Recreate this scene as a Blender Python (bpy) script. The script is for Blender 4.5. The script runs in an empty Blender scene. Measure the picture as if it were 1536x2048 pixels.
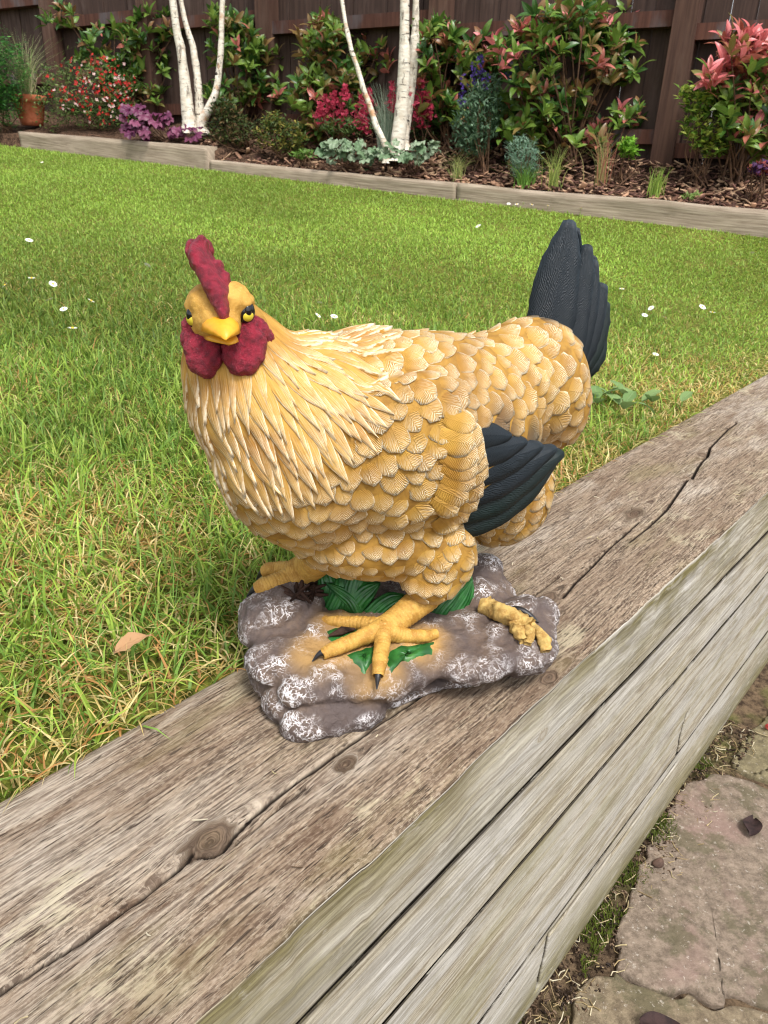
import bpy, bmesh, math, random
import numpy as np
from mathutils import Vector, Matrix
from mathutils.bvhtree import BVHTree

random.seed(7); RNG = np.random.default_rng(11)
SC = bpy.context.scene
COL = SC.collection
R = math.radians

# ------------------------------------------------------------------ camera
H = 0.4567                       # camera height above the top of the sleeper wall (z = 0)
FPX, CX, CY = 1480.0, 768.0, 1024.0
ROLL, PITCH = R(2.0), R(24.833)
cr_, sr_, cp_, sp_ = math.cos(ROLL), math.sin(ROLL), math.cos(PITCH), math.sin(PITCH)

def lvl(d):                      # camera (right, forward, up) -> world, pitch only
    return np.array([d[0], cp_ * d[1] + sp_ * d[2], -sp_ * d[1] + cp_ * d[2]])
def ray(px, py):
    x, y = px - CX, py - CY
    return lvl((cr_ * x + sr_ * y, FPX, sr_ * x - cr_ * y))
def at_z(px, py, z):             # the point of height z seen along a line of sight
    r = ray(px, py); return r * ((z - H) / r[2]) + np.array([0, 0, H])
def at_y(px, py, Y):             # the point at distance Y ahead
    r = ray(px, py); return r * (Y / r[1]) + np.array([0, 0, H])
def at_plane(px, py, p0, nrm):
    r = ray(px, py); c = np.array([0, 0, H]); return c + r * (np.dot(np.asarray(p0) - c, nrm) / np.dot(r, nrm))

cam = bpy.data.cameras.new('camera'); camo = bpy.data.objects.new('camera', cam); COL.objects.link(camo)
cam.sensor_fit = 'VERTICAL'; cam.sensor_height = 36.0; cam.sensor_width = 27.0
cam.lens = FPX / 2048.0 * 36.0
cam.clip_start = 0.01; cam.clip_end = 500
rt, up, fw = lvl((cr_, 0, sr_)), lvl((-sr_, 0, cr_)), lvl((0, 1, 0))
camo.matrix_world = Matrix(((rt[0], up[0], -fw[0], 0), (rt[1], up[1], -fw[1], 0), (rt[2], up[2], -fw[2], H), (0, 0, 0, 1)))
cam.dof.use_dof = True; cam.dof.focus_distance = 0.66; cam.dof.aperture_fstop = 20.0
SC.camera = camo

# ------------------------------------------------------------------ light
world = bpy.data.worlds.new('World'); SC.world = world; world.use_nodes = True
wn = world.node_tree; wn.nodes.clear()
SUN_EL, SUN_AZ = R(60), R(152)            # high soft sun behind thin cloud, behind the camera's shoulder
sky = wn.nodes.new('ShaderNodeTexSky'); sky.sky_type = 'NISHITA'; sky.sun_disc = False
sky.sun_elevation = SUN_EL; sky.sun_rotation = SUN_AZ; sky.dust_density = 3.0; sky.air_density = 1.0
hsv = wn.nodes.new('ShaderNodeHueSaturation'); hsv.inputs['Saturation'].default_value = 0.25   # overcast: grey sky
bg = wn.nodes.new('ShaderNodeBackground'); bg.inputs['Strength'].default_value = 0.12
wo = wn.nodes.new('ShaderNodeOutputWorld')
wn.links.new(sky.outputs[0], hsv.inputs['Color']); wn.links.new(hsv.outputs[0], bg.inputs['Color']); wn.links.new(bg.outputs[0], wo.inputs['Surface'])
sl = bpy.data.lights.new('sun', 'SUN'); sl.energy = 1.5; sl.angle = R(14); sl.color = (1.0, 0.96, 0.9)
so = bpy.data.objects.new('sun', sl); COL.objects.link(so)
sd = Vector((math.sin(SUN_AZ) * math.cos(SUN_EL), math.cos(SUN_AZ) * math.cos(SUN_EL), math.sin(SUN_EL)))
so.rotation_euler = sd.to_track_quat('Z', 'Y').to_euler()
SC.view_settings.view_transform = 'Standard'; SC.view_settings.look = 'None'
SC.view_settings.exposure = 1.18; SC.view_settings.gamma = 1.0; SC.view_settings.use_curve_mapping = False
SC.render.engine = 'CYCLES'
SC.cycles.max_bounces = 6; SC.cycles.transparent_max_bounces = 4
SC.cycles.use_denoising = True; SC.cycles.filter_width = 1.1

# ------------------------------------------------------------------ helpers
def hash3(i, j, k, s):
    n = (i.astype(np.int64) * 374761393 + j.astype(np.int64) * 668265263 + k.astype(np.int64) * 2147483647 + s * 144665) & 0x7fffffff
    n = ((n ^ (n >> 13)) * 1274126177) & 0x7fffffff
    n = n ^ (n >> 16)
    return (n & 0xffff) / 65535.0
def noise3(p, s=0):              # value noise, -1..1
    p = np.asarray(p, float); i = np.floor(p).astype(np.int64); f = p - i; f = f * f * f * (f * (f * 6 - 15) + 10)
    r = 0
    for dx in (0, 1):
        for dy in (0, 1):
            for dz in (0, 1):
                w = (f[:, 0] if dx else 1 - f[:, 0]) * (f[:, 1] if dy else 1 - f[:, 1]) * (f[:, 2] if dz else 1 - f[:, 2])
                r = r + w * hash3(i[:, 0] + dx, i[:, 1] + dy, i[:, 2] + dz, s)
    return r * 2 - 1
def fbm(p, o=4, s=0, g=0.5):
    p = np.asarray(p, float); r = 0; a = 1
    for k in range(o):
        r = r + a * noise3(p * 2 ** k + 17.3 * k, s + k); a *= g
    return r
def smooth(a, b, x):
    t = np.clip((x - a) / (b - a), 0, 1); return t * t * (3 - 2 * t)

def mesh_data(name, verts, faces, mat=None, sm=True, uv=None, attrs=None):
    me = bpy.data.meshes.new(name)
    verts = np.asarray(verts, np.float32)
    if isinstance(faces, np.ndarray):
        nf, k = faces.shape
        me.vertices.add(len(verts)); me.vertices.foreach_set('co', verts.ravel())
        me.loops.add(nf * k); me.loops.foreach_set('vertex_index', faces.astype(np.int32).ravel())
        me.polygons.add(nf); me.polygons.foreach_set('loop_start', np.arange(0, nf * k, k, dtype=np.int32))
        try: me.polygons.foreach_set('loop_total', np.full(nf, k, np.int32))
        except Exception: pass
        me.update(calc_edges=True)
    else:
        me.from_pydata([tuple(map(float, v)) for v in verts], [], faces)
    if sm: me.polygons.foreach_set('use_smooth', np.ones(len(me.polygons), bool))
    if uv is not None:
        l = me.uv_layers.new(name='UVMap'); vi = np.empty(len(me.loops), np.int32); me.loops.foreach_get('vertex_index', vi)
        l.data.foreach_set('uv', np.asarray(uv, np.float32)[vi].ravel())
    for an, av in (attrs or {}).items():
        av = np.asarray(av, np.float32)
        if av.ndim == 1:
            a = me.attributes.new(an, 'FLOAT', 'POINT'); a.data.foreach_set('value', av)
        elif av.shape[1] == 3:
            a = me.attributes.new(an, 'FLOAT_VECTOR', 'POINT'); a.data.foreach_set('vector', av.ravel())
    if mat: me.materials.append(mat)
    me.update()
    return me
def link(name, me, parent=None, label=None, cat=None, group=None, kind=None):
    o = bpy.data.objects.new(name, me); COL.objects.link(o)
    if parent is not None: o.parent = parent
    if label: o['label'] = label
    if cat: o['category'] = cat
    if group: o['group'] = group
    if kind: o['kind'] = kind
    return o
def obj(name, verts, faces, mat, parent=None, sm=True, uv=None, attrs=None, **kw):
    return link(name, mesh_data(name, verts, faces, mat, sm, uv, attrs), parent, **kw)
def empty(name, loc=(0, 0, 0), **kw):
    o = link(name, None, **kw); o.location = loc; o.empty_display_size = 0.02; return o
def grid_faces(nu, nv, wrap=False):      # index = i*nv + j
    i, j = np.meshgrid(np.arange(nu - 1), np.arange(nv if wrap else nv - 1), indexing='ij')
    i, j = i.ravel(), j.ravel(); k = (j + 1) % nv
    return np.stack([i * nv + j, (i + 1) * nv + j, (i + 1) * nv + k, i * nv + k], 1)
class Bag:                                # collects pieces of one mesh
    def __init__(s): s.v = []; s.f = []; s.uv = []; s.n = 0; s.at = {}
    def add(s, v, f, uv=None, **at):
        v = np.asarray(v, float); s.v.append(v); s.f += [tuple(int(q) + s.n for q in t) for t in f]
        s.uv.append(np.zeros((len(v), 2)) if uv is None else np.asarray(uv, float))
        for k, a in at.items(): s.at.setdefault(k, []).append(np.broadcast_to(np.asarray(a, float), (len(v),) if np.ndim(a) < 2 else np.shape(a)))
        s.n += len(v)
    def data(s, name, mat, sm=True):
        return mesh_data(name, np.concatenate(s.v), s.f, mat, sm, np.concatenate(s.uv), {k: np.concatenate(a) for k, a in s.at.items()})
def tube(pts, rad, n=10, cap=True, flat=None):
    pts = np.asarray(pts, float); m = len(pts); rad = np.broadcast_to(np.asarray(rad, float), (m,))
    tg = np.gradient(pts, axis=0); tg /= np.linalg.norm(tg, axis=1)[:, None] + 1e-12
    ref = np.array([0, 0, 1.0]) if abs(tg[0][2]) < .9 else np.array([1.0, 0, 0])
    V = []; nx = np.cross(tg[0], ref)
    for k in range(m):
        nx = nx - tg[k] * np.dot(nx, tg[k]); nx /= np.linalg.norm(nx) + 1e-12; ny = np.cross(tg[k], nx)
        a = np.arange(n) * 2 * math.pi / n
        V.append(pts[k] + rad[k] * (np.cos(a)[:, None] * nx + np.sin(a)[:, None] * ny))
    V = np.concatenate(V); F = [tuple(t) for t in grid_faces(m, n, True)]
    if cap: F += [tuple(range(n))[::-1], tuple(range((m - 1) * n, m * n))]
    return V, F
def spline(pts, n):                       # Catmull-Rom through control points
    p = np.asarray(pts, float); p = np.vstack([2 * p[0] - p[1], p, 2 * p[-1] - p[-2]]); m = len(p) - 3
    t = np.linspace(0, m - 1e-9, n); i = t.astype(int); u = (t - i)[:, None]
    a, b, c, d = p[i], p[i + 1], p[i + 2], p[i + 3]
    return .5 * (2 * b + (c - a) * u + (2 * a - 5 * b + 4 * c - d) * u * u + (3 * b - a - 3 * c + d) * u ** 3)
def box(bag, c0, c1, bev=0.0, **at):      # axis aligned box with chamfered edges
    bm = bmesh.new(); bmesh.ops.create_cube(bm, size=1.0)
    c0, c1 = np.asarray(c0, float), np.asarray(c1, float)
    for v in bm.verts: v.co = Vector((c0 + c1) / 2 + np.array(v.co) * (c1 - c0))
    if bev: bmesh.ops.bevel(bm, geom=list(bm.edges), offset=bev, segments=1, affect='EDGES')
    bm.verts.index_update()
    bag.add([tuple(v.co) for v in bm.verts], [[v.index for v in f.verts] for f in bm.faces], **at); bm.free()

# ---- materials
class NT:
    def __init__(s, name):
        s.m = bpy.data.materials.new(name); s.m.use_nodes = True; s.t = s.m.node_tree; s.t.nodes.clear()
        s.out = s.t.nodes.new('ShaderNodeOutputMaterial')
    def n(s, typ, props=None, **ins):
        nd = s.t.nodes.new('ShaderNode' + typ)
        for k, v in (props or {}).items(): setattr(nd, k, v)
        for k, v in ins.items():
            key = int(k[1:]) if k[0] == '_' and k[1:].isdigit() else k.replace('_', ' ')
            s.set(nd, key, v)
        return nd
    def set(s, nd, key, v):
        i = nd.inputs[key]
        if isinstance(v, bpy.types.NodeSocket): s.t.links.new(v, i)
        elif isinstance(v, bpy.types.Node): s.t.links.new(v.outputs[0], i)
        else:
            if i.type == 'RGBA' and len(v) == 3: v = (*v, 1)
            i.default_value = v
    def math(s, op, a, b=0.0, clamp=False): return s.n('Math', {'operation': op, 'use_clamp': clamp}, _0=a, _1=b).outputs[0]
    def mix(s, f, a, b, typ='MIX'):
        nd = s.t.nodes.new('ShaderNodeMix'); nd.data_type = 'RGBA'; nd.blend_type = typ; nd.clamp_factor = True
        s.set(nd, 0, f); s.set(nd, 6, a); s.set(nd, 7, b); return nd.outputs[2]
    def ramp(s, f, lo, hi, a=0.0, b=1.0):
        nd = s.n('MapRange', {'interpolation_type': 'SMOOTHSTEP'}); s.set(nd, 0, f); s.set(nd, 1, lo); s.set(nd, 2, hi); s.set(nd, 3, a); s.set(nd, 4, b); return nd.outputs[0]
    def noise(s, vec, scale, detail=4.0, rough=0.55, dist=0.0, col=False):
        nd = s.n('TexNoise', Scale=scale, Detail=detail, Roughness=rough, Distortion=dist)
        if vec is not None: s.set(nd, 'Vector', vec)
        return nd.outputs[1 if col else 0]
    def vscale(s, vec, sc): return s.n('Mapping', Vector=vec, Scale=sc).outputs[0]
    def obj(s): return s.n('TexCoord').outputs['Object']
    def attr(s, name, vec=False): return s.n('Attribute', {'attribute_name': name}).outputs['Vector' if vec else 'Fac']
    def bump(s, h, strength=0.3, dist=0.002, nrm=None):
        nd = s.n('Bump', Height=h, Strength=strength, Distance=dist)
        if nrm is not None: s.set(nd, 'Normal', nrm)
        return nd.outputs[0]
    def bsdf(s, col, rough=0.8, nrm=None, spec=0.3, **kw):
        b = s.n('BsdfPrincipled'); s.set(b, 'Base Color', col); s.set(b, 'Roughness', rough); s.set(b, 'Specular IOR Level', spec)
        if nrm is not None: s.set(b, 'Normal', nrm)
        for k, v in kw.items(): s.set(b, k.replace('_', ' '), v)
        s.t.links.new(b.outputs[0], s.out.inputs[0]); return b
    def leafy(s, col, rough=0.5, nrm=None, trans=0.35, spec=0.3):
        b = s.bsdf(col, rough, nrm, spec); tr = s.n('BsdfTranslucent', Color=col)
        if nrm is not None: s.set(tr, 'Normal', nrm)
        ms = s.n('MixShader', _0=trans); s.t.links.new(b.outputs[0], ms.inputs[1]); s.t.links.new(tr.outputs[0], ms.inputs[2])
        s.t.links.new(ms.outputs[0], s.out.inputs[0]); return b
def srgb(r, g, b):
    return tuple((c / 255 / 12.92 if c / 255 <= 0.04045 else ((c / 255 + 0.055) / 1.055) ** 2.4) for c in (r, g, b))
# ================================================================== the setting
WD = np.array([0.6484, 0.7613, 0.0]); WN = np.array([-0.7613, 0.6484, 0.0]); OFF = 0.2507
def wall_pt(a, b, z): return WD * a + WN * (OFF + b) + np.array([0, 0, z])
def wall_ab(px, py, z=0.0):
    q = at_z(px, py, z); return np.array([q @ WD, q @ WN - OFF])
ZG = -0.63                                 # patio level

# ---- edging / fence lines
ER, EL = at_y(1536, 465, 3.6), at_y(30, 287, 6.0)
EDIR = (EL - ER) * [1, 1, 0]; EDIR /= np.linalg.norm(EDIR); EN = np.array([EDIR[1], -EDIR[0], 0])   # EN points away from the camera
if EN[1] < 0: EN = -EN
def on_edge(px, py): return at_plane(px, py, ER, EN)
FR, FL = at_y(1330, 325, 4.5), at_y(100, 215, 7.0)
FDIR = (FL - FR) * [1, 1, 0]; FDIR /= np.linalg.norm(FDIR); FN = np.array([FDIR[1], -FDIR[0], 0])
if FN[1] < 0: FN = -FN
def on_fence(px, py): return at_plane(px, py, FR, FN)
def edge_s(p): return (np.asarray(p) - ER) @ EDIR
S418, S912 = edge_s(on_edge(418, 330)), edge_s(on_edge(912, 380))
def edge_low(s):                            # z of the foot of the edging along s
    k = s / ((EL - ER) @ EDIR); return ER[2] + (EL[2] - ER[2]) * k

# ---- materials of the setting
def mat_wood_top():
    t = NT('weathered_sleeper_top'); g = t.attr('grain', True)
    fine = t.noise(t.vscale(g, (24, 430, 60)), 1.0, 6, .72)
    fib = t.noise(t.vscale(g, (110, 950, 60)), 1.0, 4, .7)
    mid = t.noise(t.vscale(g, (3.5, 60, 20)), 1.0, 4, .55)
    big = t.noise(t.vscale(g, (2.2, 7, 7)), 1.0, 4, .6, .6)
    blot = t.noise(t.vscale(g, (14, 22, 20)), 1.0, 5, .7, .4)
    pat = t.noise(t.vscale(g, (6, 24, 12)), 1.0, 5, .65, 1.0)
    c = t.mix(t.ramp(fine, .38, .60), srgb(76, 61, 50), srgb(150, 132, 112))
    spk = t.noise(t.vscale(g, (210, 520, 60)), 1.0, 3, .7); c = t.mix(t.math('MULTIPLY', t.ramp(spk, .52, .62), .5), c, srgb(182, 168, 148)); c = t.mix(t.math('MULTIPLY', t.ramp(spk, .44, .36), .5), c, srgb(66, 53, 43))
    c = t.mix(t.math('MULTIPLY', t.ramp(mid, .35, .7), .5), c, srgb(112, 92, 75))
    c = t.mix(t.math('MULTIPLY', t.ramp(t.math('ADD', t.math('MULTIPLY', big, .6), t.math('MULTIPLY', pat, .4)), .46, .64), .62), c, t.mix(t.ramp(fine, .4, .58), srgb(132, 120, 108), srgb(188, 179, 165)))     # bleached zones
    c = t.mix(t.math('MULTIPLY', t.ramp(pat, .46, .30), .55), c, srgb(92, 70, 54))      # browner zones
    lich = t.math('MULTIPLY', t.ramp(t.math('ADD', t.math('MULTIPLY', blot, .75), t.math('MULTIPLY', fine, .25)), .52, .60), t.ramp(t.noise(t.vscale(g, (4.5, 9, 9)), 1.0, 2, .5), .45, .60))
    c = t.mix(t.math('MULTIPLY', lich, .5), c, srgb(180, 170, 142))
    alg = t.ramp(t.noise(t.vscale(g, (5, 16, 9)), 1.0, 4, .6), .52, .72)
    c = t.mix(t.math('MULTIPLY', alg, .32), c, srgb(116, 108, 68))
    chk = t.noise(t.vscale(g, (45, 480, 30)), 1.0, 3, .6)
    c = t.mix(t.math('MULTIPLY', t.ramp(chk, .42, .34), .8), c, srgb(56, 45, 36))
    k = t.attr('knot'); c = t.mix(t.math('MULTIPLY', k, .72), c, t.mix(t.ramp(fine, .4, .6), srgb(62, 48, 38), srgb(104, 84, 68)))
    c = t.mix(t.ramp(t.attr('crack_joint_shade'), .10, .45, 0, .95), c, srgb(36, 28, 23))
    c = t.mix(t.math('MULTIPLY', t.ramp(fib, .40, .30), .5), c, srgb(70, 58, 48))
    h = t.math('ADD', t.math('ADD', t.math('MULTIPLY', fine, .8), t.math('MULTIPLY', fib, .4)), t.math('MULTIPLY', t.ramp(chk, .42, .32), -1.0))
    t.bsdf(c, .88, t.bump(h, .7, .0026), .2); return t.m
def mat_wood_side(name='sleeper_side', tint=(0, 0, 0)):
    t = NT(name); g = t.attr('grain', True)
    fine = t.noise(t.vscale(g, (14, 300, 60)), 1.0, 6, .7); fib = t.noise(t.vscale(g, (80, 900, 60)), 1.0, 4, .7)
    wide = t.noise(t.vscale(g, (2.2, 38, 20)), 1.0, 4, .55, .8)
    big = t.noise(t.vscale(g, (3, 8, 7)), 1.0, 4, .6, .6)
    c = t.mix(t.ramp(fine, .38, .62), srgb(126, 115, 97), srgb(182, 174, 157))
    spk = t.noise(t.vscale(g, (120, 620, 60)), 1.0, 3, .7); c = t.mix(t.math('MULTIPLY', t.ramp(spk, .45, .36), .4), c, srgb(104, 94, 74))
    c = t.mix(t.math('MULTIPLY', t.ramp(wide, .4, .62), .6), c, srgb(182, 178, 170))
    c = t.mix(t.math('MULTIPLY', t.ramp(wide, .42, .3), .5), c, srgb(128, 117, 92))
    c = t.mix(t.math('MULTIPLY', t.ramp(big, .5, .7), .5), c, srgb(140, 136, 102))     # pale green bloom
    c = t.mix(t.math('MULTIPLY', t.ramp(t.noise(t.vscale(g, (2.4, 11, 9)), 1.0, 3, .55, .5), .48, .62), .6), c, t.mix(t.ramp(fine, .38, .62), srgb(152, 148, 141), srgb(194, 191, 187)))
    al = t.math('MULTIPLY', t.attr('algae'), t.ramp(t.noise(t.vscale(g, (9, 26, 20)), 1.0, 4, .65), .25, .55))
    c = t.mix(t.math('MULTIPLY', al, .9, True), c, t.mix(t.ramp(fine, .35, .65), srgb(84, 76, 50), srgb(124, 116, 76)))
    c = t.mix(t.math('MULTIPLY', t.attr('knot'), .4), c, srgb(140, 126, 104))
    c = t.mix(t.ramp(t.attr('crack_joint_shade'), .04, .34, 0, .95), c, srgb(40, 34, 26))
    mot = t.noise(t.vscale(g, (16, 40, 20)), 1.0, 5, .7, .6); c = t.mix(t.math('MULTIPLY', t.ramp(mot, .5, .66), .4), c, srgb(122, 114, 84)); c = t.mix(t.math('MULTIPLY', t.ramp(mot, .44, .34), .4), c, srgb(186, 181, 168))
    fl = t.ramp(t.noise(t.vscale(g, (170, 420, 100)), 1.0, 2, .6), .70, .74)
    c = t.mix(t.math('MULTIPLY', fl, .6), c, srgb(92, 78, 54))
    h = t.math('ADD', t.math('MULTIPLY', fine, .7), t.math('MULTIPLY', fib, .3))
    t.bsdf(c, .85, t.bump(h, .35, .0018), .22); return t.m
M_TOP, M_SIDE = mat_wood_top(), mat_wood_side()

# ---- sleepers of the retaining wall: one closed box whose surface is a fine skin (top / front) with real grooves
def crack_field(a, b, paths):
    """depth 0..1 of the cracks running through (a, b)"""
    d = np.zeros(len(a))
    for pts, w in paths:
        pts = np.asarray(pts)
        for (p, q) in zip(pts[:-1], pts[1:]):
            v = q - p; L = v @ v
            t = np.clip(((a - p[0]) * v[0] + (b - p[1]) * v[1]) / L, 0, 1)
            dist = np.hypot(a - p[0] - t * v[0], b - p[1] - t * v[1])
            d = np.maximum(d, 1 - smooth(w * .35, w * 1.15, dist))
    return d
def knot_warp(a, b, knots):
    """grain coordinate across, pushed aside by the knots; and a knot mask"""
    g = b.copy(); m = np.zeros(len(a))
    for (ka, kb, ra, rb) in knots:
        da, db = (a - ka) / ra, (b - kb) / rb
        r2 = (da / 2.2) ** 2 + (db / 1.0) ** 2
        g = g - np.sign(db) * rb * .9 * np.exp(-r2 * .9) * np.minimum(1, abs(db) * 3)
        rr = np.sqrt(da ** 2 + db ** 2) * (1 + .22 * fbm(np.stack([a * 90, b * 160, a * 0 + ka], 1), 3, 8))
        m = np.maximum(m, 1 - smooth(.75, 1.15, rr))
        inside = rr < 1.15
        g = np.where(inside, g * (1 - (1 - smooth(.7, 1.15, rr))) + rr * rb * .9 * (1 - smooth(.7, 1.15, rr)), g)
    return g, m
def rect_skin(nu, nv, fn):
    i, j = np.meshgrid(np.arange(nu), np.arange(nv), indexing='ij'); return fn(i.ravel() / (nu - 1), j.ravel() / (nv - 1))
A0, A1, WID = -0.25, 2.35, 0.25
cpx = lambda L: np.array([wall_ab(x, y) for x, y in L])
top_cracks = [(cpx([(-120, 2062), (0, 1985), (70, 1938), (150, 1890), (280, 1798), (340, 1752), (372, 1725), (384, 1704)]), .0026),
              (cpx([(395, 1712), (420, 1713), (446, 1702), (462, 1678), (500, 1640), (560, 1590), (620, 1548), (692, 1497), (762, 1447), (830, 1402), (900, 1345)]), .0030),
              (cpx([(470, 1690), (540, 1632), (610, 1578)]), .0018),
              (cpx([(1057, 1203), (1070, 1188), (1092, 1172), (1120, 1151)]), .0022),
              (cpx([(1126, 1193), (1150, 1164), (1181, 1134), (1216, 1096), (1246, 1070), (1280, 1040)]), .0030),
              (cpx([(1258, 1082), (1300, 1049), (1336, 1014), (1360, 979), (1376, 957)]), .0034),
              (cpx([(1384, 957), (1396, 934), (1406, 920), (1415, 913), (1420, 896), (1457, 858), (1475, 845)]), .0036)]
def kn(px, py, ra, rb): q = wall_ab(px, py); return (q[0], q[1], ra, rb)
top_knots = [kn(418, 1682, .021, .013), kn(690, 1530, .012, .007), kn(1268, 1026, .026, .011), kn(1096, 1193, .015, .009), kn(1405, 909, .012, .010), kn(1100, 1350, .016, .008)]
outer_wob = lambda a: .0020 * noise3(np.stack([a * 4, a * 0 + 3, a * 0], 1), 5) + .0009 * noise3(np.stack([a * 31, a * 0, a * 0], 1), 6) + .0008 * np.minimum(0, noise3(np.stack([a * 90, a * 0, a * 0], 1), 7))

wall = empty('sleeper_wall', wall_pt(.5, .1, ZG), label='low retaining wall of stacked weathered timber sleepers with the hen statue on top', cat='wall', kind='thing')
W0 = np.array(wall.location)
def sleeper(z0, z1, b0, mt, ms, detail, seed, cracks_side=(), top=None, knots_side=(), round_low=0.0, algae=lambda zz, a: 0 * a):
    """a sleeper from z0 to z1, its front face at across = b0, as one closed skin running round its section"""
    sec = []                                 # section polyline: (b, z, region 0 front / 1 top / 2 rest)
    r = .0045 if top else .0015; rb_ = .002
    hz = z1 - z0; nf = 60 if not detail else 44; ntp = 190 if top else 4
    for k in range(nf + 1): sec.append((b0, z0 + rb_ + (hz - rb_ - r) * k / nf, 0))
    sec.append((b0 + r * .3, z1 - r * .3, 1 if top else 0))
    for k in range(ntp + 1): sec.append((b0 + r + (WID - 2 * r) * k / ntp, z1, 1))
    sec.append((b0 + WID - r * .3, z1 - r * .3, 1))
    sec += [(b0 + WID, z1 - r, 2), (b0 + WID, z0 + rb_, 2), (b0 + WID - rb_, z0, 2), (b0 + rb_, z0, 2), (b0 + rb_ * .3, z0 + rb_ * .3, 0)]
    sec = np.array(sec); nv = len(sec)
    aa = np.unique(np.concatenate([np.linspace(A0, 0, 20), np.linspace(0, .95, 620 if detail else 300), np.linspace(.95, 2.15, 420 if detail else 220), np.linspace(2.15, A1, 12)])); nu = len(aa); a = np.repeat(aa, nv); b = np.tile(sec[:, 0], nu); z = np.tile(sec[:, 1], nu); reg = np.tile(sec[:, 2], nu)
    kc = np.zeros(len(a)); km = np.zeros(len(a)); gr = b.copy()
    isT, isF = reg == 1, reg == 0
    if top:
        kc[isT] = crack_field(a[isT], b[isT], [(q_, w_ * .72) for q_, w_ in top_cracks]); gr[isT], km[isT] = knot_warp(a[isT], b[isT], top_knots)
    gr = gr + .0045 * fbm(np.stack([a * 3.2, b * 9 + z * 9, np.full(len(a), seed * 2.3)], 1), 3, seed + 40)
    gf, kf = knot_warp(a[isF], z[isF], list(knots_side)); gr[isF] = gf + 1.7 + seed; km[isF] = kf
    kc[isF] = crack_field(a[isF], z[isF], cracks_side)
    if not top: kc = np.where(isF, np.maximum(kc, .9 * np.exp(-(z1 - z) / .0026)), kc); kc = np.where(reg == 1, .8, kc)   # contact shade of the joint, painted into the colour as a dark band
    else: kc = np.where(isF, np.maximum(kc, .7 * np.exp(-(z - z0) / .002)), kc)  # same painted joint shade along the top sleeper's lower edge
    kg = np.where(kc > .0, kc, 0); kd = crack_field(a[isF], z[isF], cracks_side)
    P = np.stack([a * 7, b * 60, z * 60], 1)
    dz = np.zeros(len(a)); db = np.zeros(len(a))
    fine = fbm(np.stack([a * 10, gr * 300, np.full(len(a), seed * 3.1)], 1), 3, seed)
    broad = fbm(np.stack([a * 2.5, b * 14, z * 14 + seed], 1), 3, seed + 9)
    broad = broad * np.where(isF, (1 - np.exp(-(z - z0) / .012)) * (1 if top else 1 - np.exp(-(z1 - z) / .012)), 1)
    dz[isT] = (.0005 * fine + .0022 * broad)[isT] - .012 * kc[isT] - .0015 * km[isT] * (1 + fine[isT])
    db[isF] = -(.0005 * fine + (.0022 if top else .0010) * broad)[isF] + .010 * kd
    wob = outer_wob(a + seed * 7.7) * (smooth(.0, .06, z - z0) if top else 0)
    edge_f = np.exp(-np.abs(b - b0) / .02)
    b2 = b + db + wob * edge_f; z2 = z + dz
    hh = (z - z0) / hz
    z2 = z2 - np.where(isT, .0035 * np.exp(-(b - b0) / .006), 0) - np.where(isT, .003 * np.exp(-(b0 + WID - b) / .006), 0)
    if round_low: b2 = b2 + np.where(b < b0 + .02, round_low * smooth(.42, 0, hh) ** 2, 0)
    v = WD * a[:, None] + WN * (OFF + b2)[:, None]; v[:, 2] = z2; v -= W0
    F = grid_faces(nu, nv, True)
    alg = np.where(isF, algae(z, a), 0)
    g3 = np.stack([a, gr, np.full(len(a), seed * 1.37)], 1)
    caps0 = np.arange(nv)[::-1]; caps1 = np.arange((nu - 1) * nv, nu * nv)
    me = mesh_data('sleeper', v, F, mt, True, None, {'grain': g3, 'crack_joint_shade': kc, 'knot': km, 'algae': alg})
    me.materials.append(ms)
    mi = np.repeat(np.zeros(1, np.int32), len(F)); j = np.arange(len(F)) % nv
    mi[:] = np.where(sec[j, 2] == 1, 0, 1); me.polygons.foreach_set('material_index', mi)
    o = link('sleeper', me, wall); return o
front_ab = lambda L, b: np.array([(lambda q: (q @ WD, q[2]))(at_plane(x, y, wall_pt(0, b, 0), WN)) for x, y in L])
zs = [-.108, -.237, -.468]
top_alg = lambda z, a: (1.5 * smooth(-.004, -.010, z) * np.exp(-np.abs(z + .004) / .040) * np.clip(.55 + .75 * noise3(np.stack([a * 6, a * 0, a * 0], 1), 3), 0, 1) + .35 * smooth(.6, 1.0, noise3(np.stack([a * 9, z * 12, a * 0], 1), 8) + .3))
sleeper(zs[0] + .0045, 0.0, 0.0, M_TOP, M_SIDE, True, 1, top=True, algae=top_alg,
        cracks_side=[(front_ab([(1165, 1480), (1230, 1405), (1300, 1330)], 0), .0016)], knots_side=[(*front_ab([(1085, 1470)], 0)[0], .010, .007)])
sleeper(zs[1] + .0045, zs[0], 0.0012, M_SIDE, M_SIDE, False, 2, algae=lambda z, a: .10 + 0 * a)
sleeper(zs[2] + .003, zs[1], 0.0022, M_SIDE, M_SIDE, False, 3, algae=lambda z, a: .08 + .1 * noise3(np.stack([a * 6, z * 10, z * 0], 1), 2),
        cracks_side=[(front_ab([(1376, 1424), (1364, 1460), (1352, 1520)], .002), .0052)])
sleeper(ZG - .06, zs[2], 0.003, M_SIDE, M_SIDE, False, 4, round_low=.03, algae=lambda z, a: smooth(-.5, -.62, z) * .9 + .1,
        cracks_side=[(front_ab([(1320, 1632), (1312, 1665), (1306, 1690)], .004), .0050), (front_ab([(1094, 1870), (1085, 1920), (1073, 1975)], .004), .0052), (front_ab([(1350, 1528), (1235, 1688), (1094, 1870)], .004), .0034)])

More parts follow.
